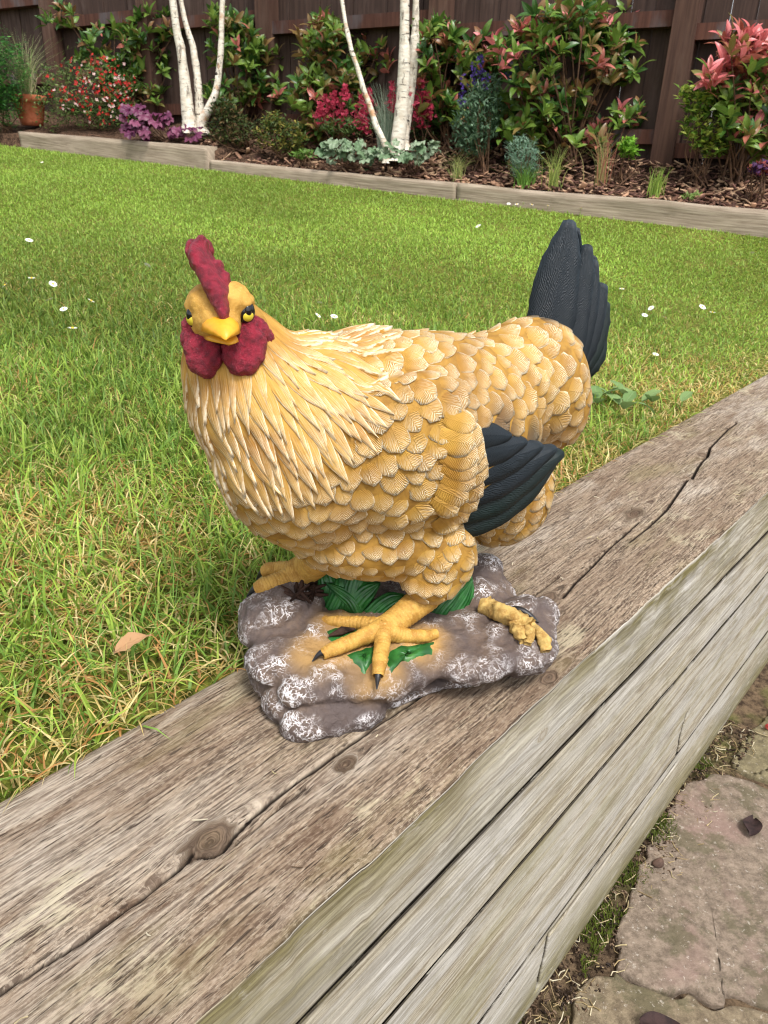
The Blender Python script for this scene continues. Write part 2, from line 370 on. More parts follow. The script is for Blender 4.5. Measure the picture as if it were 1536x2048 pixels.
# ---- lawn: a ruled sheet from the wall's inner edge up to the bed's edging
AL, AR = -3.2, 3.6
s_min, s_max = -0.6, 11.0
def lawn_pt(s, t):                         # s 0 (left) .. 1 (right), t 0 at the wall .. 1 at the edging
    a = AL + (AR - AL) * s; A = WD * a[:, None] + WN * (OFF + WID + .002)
    es = s_max + (s_min - s_max) * s
    E = ER + EDIR * es[:, None]; E = E.copy(); A = A.copy()
    E[:, 2] = edge_low(np.clip(es, -3, 12)) - .022
    A[:, 2] = -.012
    tt = t[:, None]
    p = A * (1 - tt) + E * tt
    p[:, 2] += .018 * fbm(np.stack([p[:, 0] * 1.3, p[:, 1] * 1.3, p[:, 0] * 0], 1), 2, 4) * np.sin(np.clip(t, 0, 1) * math.pi)
    return p
def mat_lawn():
    t = NT('lawn_soil_and_thatch'); o = t.obj()
    n1, n2 = t.noise(o, 3.0, 4, .6), t.noise(o, 90.0, 5, .7)
    c = t.mix(t.ramp(n2, .35, .65), srgb(56, 62, 24), srgb(112, 118, 48))
    c = t.mix(t.math('MULTIPLY', t.ramp(n1, .45, .7), .5), c, srgb(122, 112, 62))
    t.bsdf(c, .95, t.bump(n2, .8, .01), .1); return t.m
nu, nv = 90, 60
g = np.meshgrid(np.linspace(0, 1, nu), np.linspace(0, 1, nv), indexing='ij')
obj('lawn', lawn_pt(g[0].ravel(), g[1].ravel()), grid_faces(nu, nv), mat_lawn(), kind='structure', label='mown green lawn rising towards the planted bed', cat='lawn')

def in_view(p, m=1.22):                    # generous view test, so that a step aside is still covered
    q = p - np.array([0, 0, H]); f = q @ fw; return (f > .05) & (np.abs(q @ rt) < m * f * CX / FPX + .08) & (np.abs(q @ up) < m * f * CY / FPX + .08)
GREENS = np.array([srgb(*c) for c in ((112, 138, 52), (132, 156, 62), (88, 118, 44), (152, 172, 80), (110, 142, 64))])
STRAWS = np.array([srgb(*c) for c in ((190, 172, 112), (206, 190, 138), (164, 140, 84), (170, 126, 76))])
def make_grass():
    r = np.random.default_rng(5); NS, NT_ = 520, 420
    cs, ct = np.meshgrid((np.arange(NS) + .5) / NS, (np.arange(NT_) + .5) / NT_, indexing='ij'); cs, ct = cs.ravel(), ct.ravel()
    cp = lawn_pt(cs, ct); e = 1e-3
    area = np.linalg.norm(np.cross((lawn_pt(cs + e, ct) - cp) / e, (lawn_pt(cs, ct + e) - cp) / e), axis=1) / (NS * NT_)
    dist = np.linalg.norm(cp - [0, 0, H], axis=1)
    dens = np.interp(dist, (.3, 1.1, 2.0, 3.5, 5.0, 9.0), (32000, 28000, 22000, 15000, 10000, 6000))
    cnt = r.poisson(np.where(in_view(cp + [0, 0, .03]), area * dens, np.where(in_view(cp + [0, 0, .03], 2.3), area * dens * .4, 0)))
    idx = np.repeat(np.arange(len(cs)), cnt); n = len(idx)
    P = lawn_pt(cs[idx] + (r.random(n) - .5) / NS, np.clip(ct[idx] + (r.random(n) - .5) / NT_, .0005, .9995)); D = dist[idx]
    patch = fbm(np.stack([P[:, 0] * 1.6, P[:, 1] * 1.6, P[:, 0] * 0], 1), 3, 21)
    wall_d = P @ WN - OFF - WID                 # distance from the wall
    straw = np.clip(.17 + .42 * smooth(-.05, .65, patch) * smooth(3.4, 2.2, D) + .38 * np.exp(-wall_d / .10) - .10 * smooth(2.2, 4.0, D), 0.02, .85)
    is_straw = r.random(n) < straw
    L = (.030 + .030 * r.random(n)) * np.where(is_straw, .85, 1) * (1 + .35 * (r.random(n) > .9)) * (1 - .6 * smooth(.9, 2.8, D))
    Wd = (.0008 + .0013 * r.random(n) ** 1.5) * (1 + .7 * smooth(1.2, 5, D)) * np.where(is_straw, .8, 1)
    az = r.random(n) * 2 * math.pi; lean = np.clip(.3 + .75 * r.random(n) + .3 * is_straw, 0, 1.45)
    dirv = np.stack([np.cos(az), np.sin(az), 0 * az], 1); side = np.stack([-np.sin(az), np.cos(az), 0 * az], 1)
    tw = r.normal(0, .5, n); side = side * np.cos(tw)[:, None] + np.array([0, 0, 1]) * np.sin(tw)[:, None] * .5
    V = np.empty((n, 7, 3)); ks = (0, .38, .72, 1.0)
    for k, u in enumerate(ks):
        ang = lean * (.45 + .75 * u)
        c = P + dirv * (L * u * np.sin(ang))[:, None] + np.array([0, 0, 1]) * (L * u * np.cos(ang))[:, None] - [0, 0, .004]
        w = Wd * (1 - u ** 2.2 * .75)
        if k < 3: V[:, 2 * k] = c - side * w[:, None]; V[:, 2 * k + 1] = c + side * w[:, None]
        else: V[:, 6] = c
    base = np.arange(n)[:, None] * 7
    T = np.concatenate([base + q for q in ((0, 1, 3), (0, 3, 2), (2, 3, 5), (2, 5, 4), (4, 5, 6))], 0).reshape(5, n, 3).transpose(1, 0, 2).reshape(-1, 3)
    colr = np.where(is_straw[:, None], STRAWS[r.integers(0, 4, n)], GREENS[r.integers(0, 5, n)] * (1 + .25 * patch)[:, None])
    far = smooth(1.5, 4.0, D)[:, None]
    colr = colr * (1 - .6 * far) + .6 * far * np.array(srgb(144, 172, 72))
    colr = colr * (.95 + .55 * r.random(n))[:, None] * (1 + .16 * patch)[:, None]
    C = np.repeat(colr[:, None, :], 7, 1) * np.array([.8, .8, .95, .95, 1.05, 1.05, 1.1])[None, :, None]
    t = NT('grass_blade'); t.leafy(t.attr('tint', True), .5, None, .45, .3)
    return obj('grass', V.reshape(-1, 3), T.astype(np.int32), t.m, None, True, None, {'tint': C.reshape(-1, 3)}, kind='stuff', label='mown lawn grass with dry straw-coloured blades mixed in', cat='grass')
GRASS = make_grass()

# ---- patio: soil sheet to the horizon, then flagstones
def mat_soil(name, a, b, sc=60):
    t = NT(name); o = t.obj(); n1, n2 = t.noise(o, sc, 6, .7), t.noise(o, sc * .12, 3, .6)
    c = t.mix(t.ramp(n1, .35, .65), srgb(*a), srgb(*b)); c = t.mix(t.math('MULTIPLY', t.ramp(n2, .5, .7), .5), c, srgb(98, 104, 52))
    t.bsdf(c, .95, t.bump(n1, .9, .008), .15); return t.m
M_SOIL = mat_soil('patio_soil', (58, 46, 36), (112, 94, 74))
gx = np.concatenate([[-60, -20, -6, -3], np.linspace(-2, 4, 60), [6, 20, 60]]); gy = np.concatenate([[-60, -20, -5, -2], np.linspace(-1.2, 4, 60), [6, 20, 60]])
gg = np.meshgrid(gx, gy, indexing='ij'); gv = np.stack([gg[0].ravel(), gg[1].ravel(), np.full(gg[0].size, ZG - .006)], 1)
gv[:, 2] += .006 * fbm(gv * [14, 14, 1], 3, 3)
obj('ground', gv, grid_faces(len(gx), len(gy)), M_SOIL, kind='structure', label='bare soil at the foot of the sleeper wall', cat='ground')
# ================================================================== the hen statue
AX = np.array([math.cos(R(25)), math.sin(R(25)), 0.0]); SD = np.array([math.sin(R(25)), -math.cos(R(25)), 0.0]); ZU = np.array([0, 0, 1.0])
HC = at_z(760, 1290, 0.0)
hen = empty('hen_statue', HC, label='painted yellow garden hen statue with black tail standing on a moulded rock', cat='statue')
hloc = lambda v: np.asarray(v, float) - HC

def ico(sub=3):
    bm = bmesh.new(); bmesh.ops.create_icosphere(bm, subdivisions=sub, radius=1.0); bm.verts.index_update()
    v = np.array([tuple(q.co) for q in bm.verts]); f = [tuple(q.index for q in t.verts) for t in bm.faces]; bm.free(); return v, f
ICO = ico(3)
def blob(specs, voxel, smooth_it=8, frame=None):
    """union of ellipsoids (centre, (r0, r1, r2), axes) as one remeshed skin -> verts, faces(list)"""
    bag = Bag()
    for sp in specs:
        c, r = np.asarray(sp[0], float), sp[1]
        ax = sp[2] if len(sp) > 2 else (AX, SD, ZU)
        B = np.array(ax); v = ICO[0] * np.asarray(r) @ np.eye(3)
        bag.add(c + v @ B, ICO[1])
    me = mesh_data('tmp', np.concatenate(bag.v), bag.f)
    o = bpy.data.objects.new('tmp', me); COL.objects.link(o)
    m = o.modifiers.new('r', 'REMESH'); m.mode = 'VOXEL'; m.voxel_size = voxel
    s = o.modifiers.new('s', 'SMOOTH'); s.factor = .5; s.iterations = smooth_it
    dg = bpy.context.evaluated_depsgraph_get(); ev = o.evaluated_get(dg); em = ev.to_mesh()
    V = np.empty(len(em.vertices) * 3, np.float32); em.vertices.foreach_get('co', V); V = V.reshape(-1, 3).astype(float)
    F = [tuple(p.vertices) for p in em.polygons]
    ev.to_mesh_clear(); bpy.data.objects.remove(o); bpy.data.meshes.remove(me)
    return V, F
def normals(V, F):
    me = bpy.data.meshes.new('t'); me.from_pydata([tuple(v) for v in V], [], F); me.update()
    N = np.array([tuple(v.normal) for v in me.vertices]); bpy.data.meshes.remove(me); return N
def tiltax(deg):                            # body axes tilted about the side axis (tail up = positive)
    c, s = math.cos(R(deg)), math.sin(R(deg)); return (AX * c + ZU * s, SD, ZU * c - AX * s)
CAMX = (np.array([1.0, 0, 0]), np.array([0, 1.0, 0]), ZU)

# ---- materials of the statue
OCH = srgb(214, 166, 78); OCH_D = srgb(178, 128, 56); CREAM = srgb(240, 226, 190); BROWN = srgb(150, 116, 78)
def mat_feather(name, base, deep, tip, tipw, fx, fy, freq, rough=.62, spec=.35, tip_lo=.62, bump=.6, pal=.5, bw=.42, rimw=.9):
    """painted resin feather: barbs run out from the shaft, the raised tips are dry-brushed pale"""
    t = NT(name); uv = t.n('UVMap').outputs[0]; sep = t.n('SeparateXYZ', _0=uv); u, v = sep.outputs[0], sep.outputs[1]
    rnd = t.n('NewGeometry').outputs['Random Per Island']
    au = t.math('ABSOLUTE', t.math('SUBTRACT', u, .5))
    ph = t.math('ADD', t.math('MULTIPLY', au, fx), t.math('MULTIPLY', v, -fy))
    wob = t.noise(t.n('CombineXYZ', _0=t.math('MULTIPLY', u, 5), _1=t.math('MULTIPLY', v, 5), _2=t.math('MULTIPLY', rnd, 40)).outputs[0], 1.0, 3, .6)
    ph = t.math('ADD', ph, t.math('MULTIPLY', wob, .16))
    barb = t.math('ADD', t.math('MULTIPLY', t.math('SINE', t.math('MULTIPLY', ph, freq)), .5), .5)
    amp_ = t.ramp(t.noise(t.n('NewGeometry').outputs['Position'], 90, 3, .6), .38, .62, .25, 1.0); barb = t.math('ADD', t.math('MULTIPLY', t.math('SUBTRACT', barb, .5), amp_), .5)
    fray = t.noise(t.n('CombineXYZ', _0=t.math('MULTIPLY', ph, freq * .35), _1=t.math('MULTIPLY', v, 1.5), _2=t.math('MULTIPLY', rnd, 91)).outputs[0], 1.0, 3, .7)
    o = t.n('NewGeometry').outputs['Position']; big = t.noise(o, 22, 3, .6); brk = t.noise(o, 160, 3, .6)
    c = t.mix(t.ramp(big, .35, .7), base, deep)
    c = t.mix(t.math('MULTIPLY', rnd, .22), c, deep)
    c = t.mix(t.math('MULTIPLY', t.ramp(barb, .5, 0), pal), c, deep)
    rim = t.attr('rim'); r2_ = t.math('MULTIPLY', rim, rim)
    m = t.math('ADD', t.ramp(v, tip_lo, 1.0), t.math('MULTIPLY', r2_, t.ramp(v, .35, .8, .1, .8)))
    st = t.ramp(t.math('ADD', t.math('MULTIPLY', barb, bw), t.math('MULTIPLY', fray, 1.12 - bw)), .46, .74)
    m = t.math('MULTIPLY', m, st)
    m = t.math('MULTIPLY', m, t.ramp(t.math('ADD', t.math('MULTIPLY', brk, .7), t.math('MULTIPLY', rnd, .35)), .30, .62, .12, 1.0))
    c = t.mix(t.math('MULTIPLY', m, tipw, True), c, tip)
    m2 = t.math('MULTIPLY', t.math('MULTIPLY', t.ramp(rim, .45, .9), t.ramp(v, .40, .72)), t.ramp(t.math('ADD', t.math('MULTIPLY', fray, .6), t.math('MULTIPLY', brk, .4)), .40, .54))
    c = t.mix(t.math('MULTIPLY', m2, rimw), c, tip)
    c = t.mix(t.attr('soot'), c, srgb(40, 40, 42))
    c = t.mix(t.math('MULTIPLY', t.attr('wash'), .5), c, BROWN)
    shaft = t.ramp(au, .03, .0)
    hgt = t.math('ADD', t.math('ADD', barb, t.math('MULTIPLY', shaft, .5)), t.math('MULTIPLY', fray, 1.2))
    t.bsdf(c, rough, t.bump(hgt, bump, .0016), spec); return t.m
M_FEA = mat_feather('ochre_feather', srgb(194, 150, 64), srgb(160, 114, 42), srgb(242, 231, 202), 1.25, 1.0, 1.1, 92, tip_lo=.45, bump=.65, pal=.25)
M_HAC = mat_feather('hackle_feather', srgb(196, 153, 68), srgb(156, 110, 42), srgb(242, 232, 204), .95, 1.5, .25, 26, tip_lo=.3, bump=.3, pal=.3, bw=.16)
M_BLK = mat_feather('black_feather', srgb(23, 31, 38), srgb(15, 25, 31), srgb(62, 76, 86), .25, .8, 1.0, 210, .5, .35, .3, bump=.35, pal=.2, rimw=.25)
M_BLKG = mat_feather('green_black_feather', srgb(17, 28, 29), srgb(12, 30, 29), srgb(46, 60, 62), .25, .8, 1.0, 210, .5, .35, .3, bump=.35, pal=.2, rimw=.2)
def mat_paint(name, col, deep, sc=60, rough=.55, spec=.4, bump=.5, dist=.0015, hi=None):
    t = NT(name); o = t.n('NewGeometry').outputs['Position']; n = t.noise(o, sc, 4, .6); f = t.noise(o, sc * 6, 4, .7)
    c = t.mix(t.ramp(n, .35, .68), col, deep)
    if hi: c = t.mix(t.math('MULTIPLY', t.ramp(f, .55, .72), .6), c, hi)
    t.bsdf(c, rough, t.bump(t.math('ADD', n, t.math('MULTIPLY', f, .8)), bump, dist), spec); return t.m
M_BODY = mat_paint('ochre_body_paint', srgb(172, 130, 56), srgb(140, 102, 42), 80, .7, .3, .7)
M_HEAD = mat_paint('ochre_head_paint', srgb(198, 154, 72), srgb(174, 130, 54), 120, .6, .35, .6, .0014, srgb(220, 188, 116))
M_RED = mat_paint('crimson_comb_paint', srgb(150, 28, 52), srgb(102, 14, 34), 170, .38, .5, 1.0, .0022, srgb(198, 88, 106))
M_BEAK = mat_paint('beak_paint', srgb(224, 164, 44), srgb(208, 140, 26), 50, .45, .4, .15)
M_LEG = mat_paint('yellow_leg_paint', srgb(192, 150, 72), srgb(164, 120, 50), 110, .6, .35, .7, .0014, srgb(220, 194, 130))
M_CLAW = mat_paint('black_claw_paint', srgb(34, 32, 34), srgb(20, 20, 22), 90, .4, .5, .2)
M_EYEW = mat_paint('eye_yellow', srgb(206, 190, 60), srgb(190, 170, 50), 40, .25, .5, .02)
M_EYEK = mat_paint('eye_black', srgb(14, 14, 16), srgb(10, 10, 12), 40, .15, .6, .02)

# ---- body (a hidden under-skin that the feathers lie on)
def Pc(px, py, Y): return at_y(px, py, Y)
body_specs = [
    (Pc(800, 885, .665), (.150, .090, .104), tiltax(6)),
    (Pc(620, 890, .62), (.085, .080, .098), tiltax(0)),
    (Pc(565, 880, .605), (.062, .066, .085), tiltax(0)),
    (Pc(518, 800, .60), (.058, .058, .062), tiltax(0)),
    (Pc(480, 735, .595), (.046, .046, .050), tiltax(0)),
    (Pc(456, 682, .593), (.034, .036, .040), tiltax(0)),
    (Pc(735, 745, .672), (.080, .050, .040), tiltax(0)),
    (Pc(1050, 770, .752), (.070, .055, .070), tiltax(25)),
    (Pc(1100, 800, .77), (.042, .045, .058), tiltax(0)),
    (Pc(960, 790, .72), (.075, .065, .060), tiltax(20)),
    (Pc(760, 1040, .65), (.095, .072, .052), tiltax(0)),
    (Pc(880, 1105, .628), (.036, .034, .046), tiltax(0)),
    (Pc(866, 1140, .622), (.030, .028, .030), tiltax(0)),
    (Pc(862, 1160, .618), (.030, .027, .021), tiltax(0)),
    (Pc(700, 1040, .70), (.040, .036, .055), tiltax(0)),
    (Pc(1000, 985, .72), (.060, .050, .058), tiltax(30)),
    (Pc(830, 910, .597), (.076, .032, .072), tiltax(-18)),
    (Pc(905, 945, .618), (.040, .022, .052), tiltax(-25)),
]
BV, BF = blob(body_specs, .0045, 12)
BT = BVHTree.FromPolygons([tuple(v) for v in BV], BF)
BVN = normals(BV, BF)
def near_skin(p):
    q, nr, ix, _ = BT.find_nearest(Vector(p)); f = list(BF[ix]); w_ = 1 / (np.linalg.norm(BV[f] - np.array(q), axis=1) + 1e-5); n_ = (BVN[f] * w_[:, None]).sum(0)
    return np.array(q), n_ / np.linalg.norm(n_)
body = obj('body', hloc(BV), BF, M_BODY, hen)

def feather_grid(shape, nu=9, nv=7, ex=2.4):
    u = np.linspace(0, 1, nu); v = np.linspace(-1, 1, nv); U, Vv = np.meshgrid(u, v, indexing='ij')
    if shape == 'round':
        w = np.where(u < .5, .62 + .38 * smooth(0, .5, u), np.sqrt(np.clip(1 - ((u - .5) / .5) ** ex, 0.02, 1)))
    elif shape == 'lance':
        w = np.where(u < .35, .55 + .45 * smooth(0, .35, u), np.clip(1 - ((u - .35) / .65) ** 1.5, .03, 1))
    else:
        w = np.where(u < .4, .5 + .5 * smooth(0, .4, u), np.sqrt(np.clip(1 - ((u - .4) / .6) ** 3.2, 0.03, 1)))
    return U, Vv, w
def loop_idx(nu, nv):
    return ([i * nv for i in range(nu)] + [(nu - 1) * nv + j for j in range(1, nv)] + [i * nv + nv - 1 for i in range(nu - 2, -1, -1)])
def feather_mesh(p, d, n, L, W, shape, lift0, lift1, camber, rg, curl=0.0, surf=True, anchor=.7, thick=.004, nu=9, nv=7, soot=None, wash=None, jag=.06):
    """one feather laid on the body along d, tip proud of the skin; returns verts, faces, uv, rim"""
    U, Vv, w = feather_grid(shape, nu, nv, 1.9 + 1.3 * rg.random())
    b = np.cross(n, d); b /= np.linalg.norm(b)
    W2 = W * (1 + .1 * rg.normal()); skew = .12 * rg.normal()
    jagm = 1 + jag * rg.normal(size=U.shape) * (np.abs(Vv) > .99) + 0 * U
    X = (U - anchor) * L + jag * .35 * L * .3 * rg.normal(size=U.shape) * (U > .99)
    Y = Vv * w[:, None] * W2 * jagm + skew * W * U ** 2 + curl * L * (U ** 2)
    base = p + X.ravel()[:, None] * d + Y.ravel()[:, None] * b
    hh = (lift0 + (lift1 - lift0) * U ** 1.4 + camber * (1 - Vv ** 2) * (.3 + .7 * U) - camber * .4 * np.clip((U - .85) / .15, 0, 1)).ravel()
    out = np.empty_like(base); nn = np.empty_like(base)
    for k in range(len(base)):
        if surf:
            q, nr = near_skin(base[k])
            out[k] = q + nr * hh[k]; nn[k] = nr
        else:
            out[k] = base[k] + n * hh[k]; nn[k] = n
    li = loop_idx(nu, nv); ctr = out.mean(0)
    sk = out[li] - nn[li] * thick + (ctr - out[li]) * .06
    V = np.vstack([out, sk]); F = [tuple(t) for t in grid_faces(nu, nv)]
    m = nu * nv
    for k in range(len(li) - 1): F.append((li[k + 1], li[k], m + k, m + k + 1))
    uv = np.stack([(Vv * (w[:, None] if shape != 'lance' else 1 + 0 * U) * .5 + .5).ravel(), U.ravel()], 1); uv = np.vstack([uv, uv[li]])
    rim = np.zeros(m); rim[li] = 1; rim = np.concatenate([rim * (U.ravel() > .35), np.zeros(len(li))])
    # keep faces outward
    f0 = F[len(F) // 3]; nf = np.cross(V[f0[1]] - V[f0[0]], V[f0[2]] - V[f0[0]])
    if nf @ nn[f0[0] if f0[0] < m else 0] < 0: F = [t[::-1] for t in F]
    return V, F, uv, rim
def proj(p):
    q = np.asarray(p) - np.array([0, 0, H]); f = q @ fw
    return np.array([CX + FPX * (q @ rt) / f, CY - FPX * (q @ up) / f])

# sample the under-skin, classify each spot and lay a feather there
HEADC = Pc(447, 655, .585)
TRI = np.array([(f[0], f[k], f[k + 1]) for f in BF for k in range(1, len(f) - 1)])
ta = np.linalg.norm(np.cross(BV[TRI[:, 1]] - BV[TRI[:, 0]], BV[TRI[:, 2]] - BV[TRI[:, 0]]), axis=1)
rg = np.random.default_rng(3)
NC = 16000
ti = rg.choice(len(TRI), NC, p=ta / ta.sum()); r1, r2 = np.sqrt(rg.random(NC)), rg.random(NC)
SP = BV[TRI[ti, 0]] * (1 - r1)[:, None] + BV[TRI[ti, 1]] * (r1 * (1 - r2))[:, None] + BV[TRI[ti, 2]] * (r1 * r2)[:, None]
SN = np.cross(BV[TRI[ti, 1]] - BV[TRI[ti, 0]], BV[TRI[ti, 2]] - BV[TRI[ti, 0]]); SN /= np.linalg.norm(SN, axis=1)[:, None] + 1e-12
BC = Pc(800, 885, .665)
BL, BS, BZ = (SP - BC) @ AX, (SP - BC) @ SD, SP[:, 2]
wing_base = Pc(985, 905, .62)
BLACK_ZONE = [(955, 838), (1060, 862), (1140, 896), (1060, 1010), (900, 1068), (935, 1000), (952, 930)]
def in_poly(q, poly):
    c = False; n = len(poly)
    for i in range(n):
        (x0, y0), (x1, y1) = poly[i], poly[i - 1]
        if (y0 > q[1]) != (y1 > q[1]) and q[0] < (x1 - x0) * (q[1] - y0) / (y1 - y0) + x0: c = not c
    return c
def field(p, n):
    """what grows here: kind, direction, spacing, sizes"""
    l, s, z = (p - BC) @ AX, (p - BC) @ SD, p[2]
    pp = proj(p); dh = np.linalg.norm(p - HEADC)
    # neck: within reach of the head, in front of the shoulder line
    front = (p - BC) @ SD > -.05
    lim = np.interp(pp[0], (330, 420, 520, 600, 660, 720, 760), (880, 985, 985, 960, 925, 860, 690)) if front else 900
    neck = pp[1] < lim and dh < .19 and l < -.02 and (pp[0] < 735)
    if dh < .045: return None
    if neck:
        d = (p - HEADC); d = d / np.linalg.norm(d) + np.array([0, 0, -.35]) + AX * (.35 * max(0, (l + .12) * 8) if l > -.16 else 0)
        d = d + np.array([1.0, 0, 0]) * (.9 * np.clip((pp[1] - 760) / 200, 0, 1) * np.clip((540 - pp[0]) / 120, 0, 1) if front else 0)
        return 'hackle', d, .0092, .046 + .030 * rg.random(), .0046 + .0030 * rg.random()
    # body flow: down at the breast, back along the flank, out along the saddle, down at the thighs
    f = np.clip((l + .14) / .30, 0, 1)
    ang = 88 - 58 * f                        # degrees below the horizontal
    ang -= 42 * np.clip((z - .24) / .06, 0, 1) * np.clip((l + .06) / .1, 0, 1)
    ang += 45 * np.clip((.15 - z) / .05, 0, 1) * f
    if l > .15: ang += 50 * np.clip((.26 - z) / .06, 0, 1)
    ang += rg.normal() * 8
    d = AX * math.cos(R(ang)) - ZU * math.sin(R(ang))
    if front and in_poly(pp, BLACK_ZONE) and p[1] < .68: return None
    sp = .0142 * (.88 + .28 * rg.random())
    if l > .10 and z > .21: sp = .0172 * (.9 + .22 * rg.random())
    if z < .15: sp = .0132 * (.9 + .2 * rg.random())
    return 'round', d, sp, sp * (2.0 + .45 * rg.random()), sp * (.70 + .18 * rg.random())
order = np.arange(NC)
acc_p = []; acc = []
cell = {}
for k in order:
    p, n = SP[k], SN[k]
    if p[2] < .075: continue
    # outward normal from smooth skin
    q, nr, _, _ = BT.find_nearest(Vector(p)); n = np.array(nr)
    r = field(p, n)
    if r is None: continue
    kind, d, sp, L, W = r
    ck = tuple((p // .02).astype(int)); ok = True
    for dx in (-1, 0, 1):
        for dy in (-1, 0, 1):
            for dz in (-1, 0, 1):
                for (pp_, s_) in cell.get((ck[0] + dx, ck[1] + dy, ck[2] + dz), ()):
                    if np.sum((pp_ - p) ** 2) < (.5 * (sp + s_)) ** 2: ok = False; break
                if not ok: break
            if not ok: break
        if not ok: break
    if not ok: continue
    d = d - n * (d @ n); ln = np.linalg.norm(d)
    if ln < 1e-3: continue
    d /= ln
    cell.setdefault(ck, []).append((p, sp)); acc.append((kind, p, n, d, L, W))
CAMP = np.array([0, 0, H])
def seen(p, n): return (CAMP - p) @ n / np.linalg.norm(CAMP - p)
round_vis, round_hid = [], []
blackpts = [Pc(985, 862, .63), Pc(1040, 880, .66), Pc(985, 880, .63), Pc(1090, 905, .69)]
tailpts = [Pc(1080, 640, .765), Pc(1130, 680, .775), Pc(1180, 715, .785)]
for (kind, p, n, d, L, W) in acc:
    (round_vis if seen(p, n) > -.05 else round_hid).append((kind, p, n, d, L, W))
round_vis.sort(key=lambda q: (q[0] != 'round', -seen(q[1], q[2])))
def make_feather(kind, p, n, d, L, W):
    if kind == 'round':
        V, F, uv, rim = feather_mesh(p, d, n, L, W, 'round', -.0014, .0010 + .0020 * rg.random(), .0007, rg, thick=.0026, jag=.09, nv=9)
    else:
        V, F, uv, rim = feather_mesh(p, d, n, L, W, 'lance', -.0006, .0020 + .0022 * rg.random(), .0012, rg, curl=.08 * rg.normal(), anchor=.5, nu=12, nv=5, thick=.0045, jag=.02)
    so = np.zeros(len(V))
    for b in blackpts: so = np.maximum(so, .8 * (1 - smooth(.012, .034, np.linalg.norm(V - b, axis=1))))
    for b in tailpts: so = np.maximum(so, .8 * (1 - smooth(.012, .030, np.linalg.norm(V - b, axis=1))))
    wa = smooth(.15, .7, noise3(V * 18, 31)) * (.55 if kind == 'round' else .12)
    return V, F, uv, dict(rim=rim, soot=so, wash=wa)
n_round = 0; rest = Bag()
for q in round_vis:
    V, F, uv, at = make_feather(*q)
    lim = 285 if q[0] == 'round' else 999
    if q[0] == 'round':
        n_round += 1
        if n_round > lim: rest.add(V, F, uv, **at); continue
    obj('feather' if q[0] == 'round' else 'hackle_feather', hloc(V), F, M_FEA if q[0] == 'round' else M_HAC, hen, True, uv, at)
for q in round_hid:
    V, F, uv, at = make_feather(*q); rest.add(V, F, uv, **at)
rest.v = [hloc(v) for v in rest.v]
link('plumage', rest.data('plumage', M_FEA), hen, kind='stuff')
print('feathers', len(round_vis), len(round_hid), n_round)

# ---- tail and wing: big stiff feathers
def quill(name, pts, widths, nrm, mat, thick=.004, camber=.004, nu=16, nv=7, jag=.05, parent=None, sweep=.22):
    """a long stiff feather along a polyline, its flat side facing nrm"""
    C = spline(pts, nu); wd = np.interp(np.linspace(0, 1, nu), np.linspace(0, 1, len(widths)), widths)
    tg = np.gradient(C, axis=0); tg /= np.linalg.norm(tg, axis=1)[:, None]
    nrm = np.asarray(nrm, float); b = np.cross(nrm, tg); b /= np.linalg.norm(b, axis=1)[:, None]; nn = np.cross(tg, b)
    v = np.linspace(-1, 1, nv); top = []; U = []
    for i in range(nu):
        for j in range(nv):
            jg = 1 + (jag * rg.normal() if abs(v[j]) > .99 else 0)
            back = tg[i] * (-abs(v[j]) ** 2.0 * wd[i] * sweep * (1 + .25 * rg.normal() * (i == nu - 1)))
            top.append(C[i] + back + b[i] * v[j] * wd[i] * jg + nn[i] * camber * (1 - v[j] ** 2)); U.append((v[j] * .5 + .5, i / (nu - 1)))
    top = np.array(top); bot = top - np.repeat(nn, nv, 0) * thick
    g = grid_faces(nu, nv); m = len(top); li = loop_idx(nu, nv) ; li = li + [j for j in range(nv - 2, 0, -1)] + [li[0]]
    F = [tuple(t) for t in g] + [tuple(int(q) + m for q in t[::-1]) for t in g]
    for k in range(len(li) - 1): F.append((li[k + 1], li[k], m + li[k], m + li[k + 1]))
    V = np.vstack([top, bot]); uv = np.array(U + U); z = np.zeros(len(V))
    rim = z.copy(); rim[li] = 1
    f0 = F[5]; nf = np.cross(V[f0[1]] - V[f0[0]], V[f0[2]] - V[f0[0]])
    if nf @ nrm < 0: F = [t[::-1] for t in F]
    return obj(name, hloc(V), F, mat, parent or hen, True, uv, {'rim': rim, 'soot': z, 'wash': z})
px_m = .00050
TN = np.array([-.12, -.97, .2])
for (pts, wid, dy, m) in (
    ([(1096, 690), (1106, 610), (1122, 525), (1140, 441)], (44, 50, 47, 38, 13), 0, M_BLK),
    ([(1132, 705), (1144, 630), (1158, 560), (1176, 490)], (34, 38, 36, 29, 11), .005, M_BLK),
    ([(1144, 712), (1160, 650), (1174, 588), (1188, 520)], (30, 32, 31, 25, 10), .010, M_BLK),
    ([(1154, 720), (1174, 665), (1188, 612), (1202, 566)], (28, 30, 29, 26, 15), .014, M_BLK),
    ([(1160, 732), (1180, 694), (1194, 655), (1208, 602)], (24, 28, 28, 25, 14), .018, M_BLKG),
    ([(1156, 742), (1174, 730), (1190, 706), (1204, 660)], (22, 26, 27, 23, 13), .022, M_BLKG)):
    quill('tail_feather', [Pc(x, y, .770 + dy + .00010 * (700 - y)) for x, y in pts], [w * px_m for w in wid], TN, m, thick=.007, camber=.006, jag=.03)
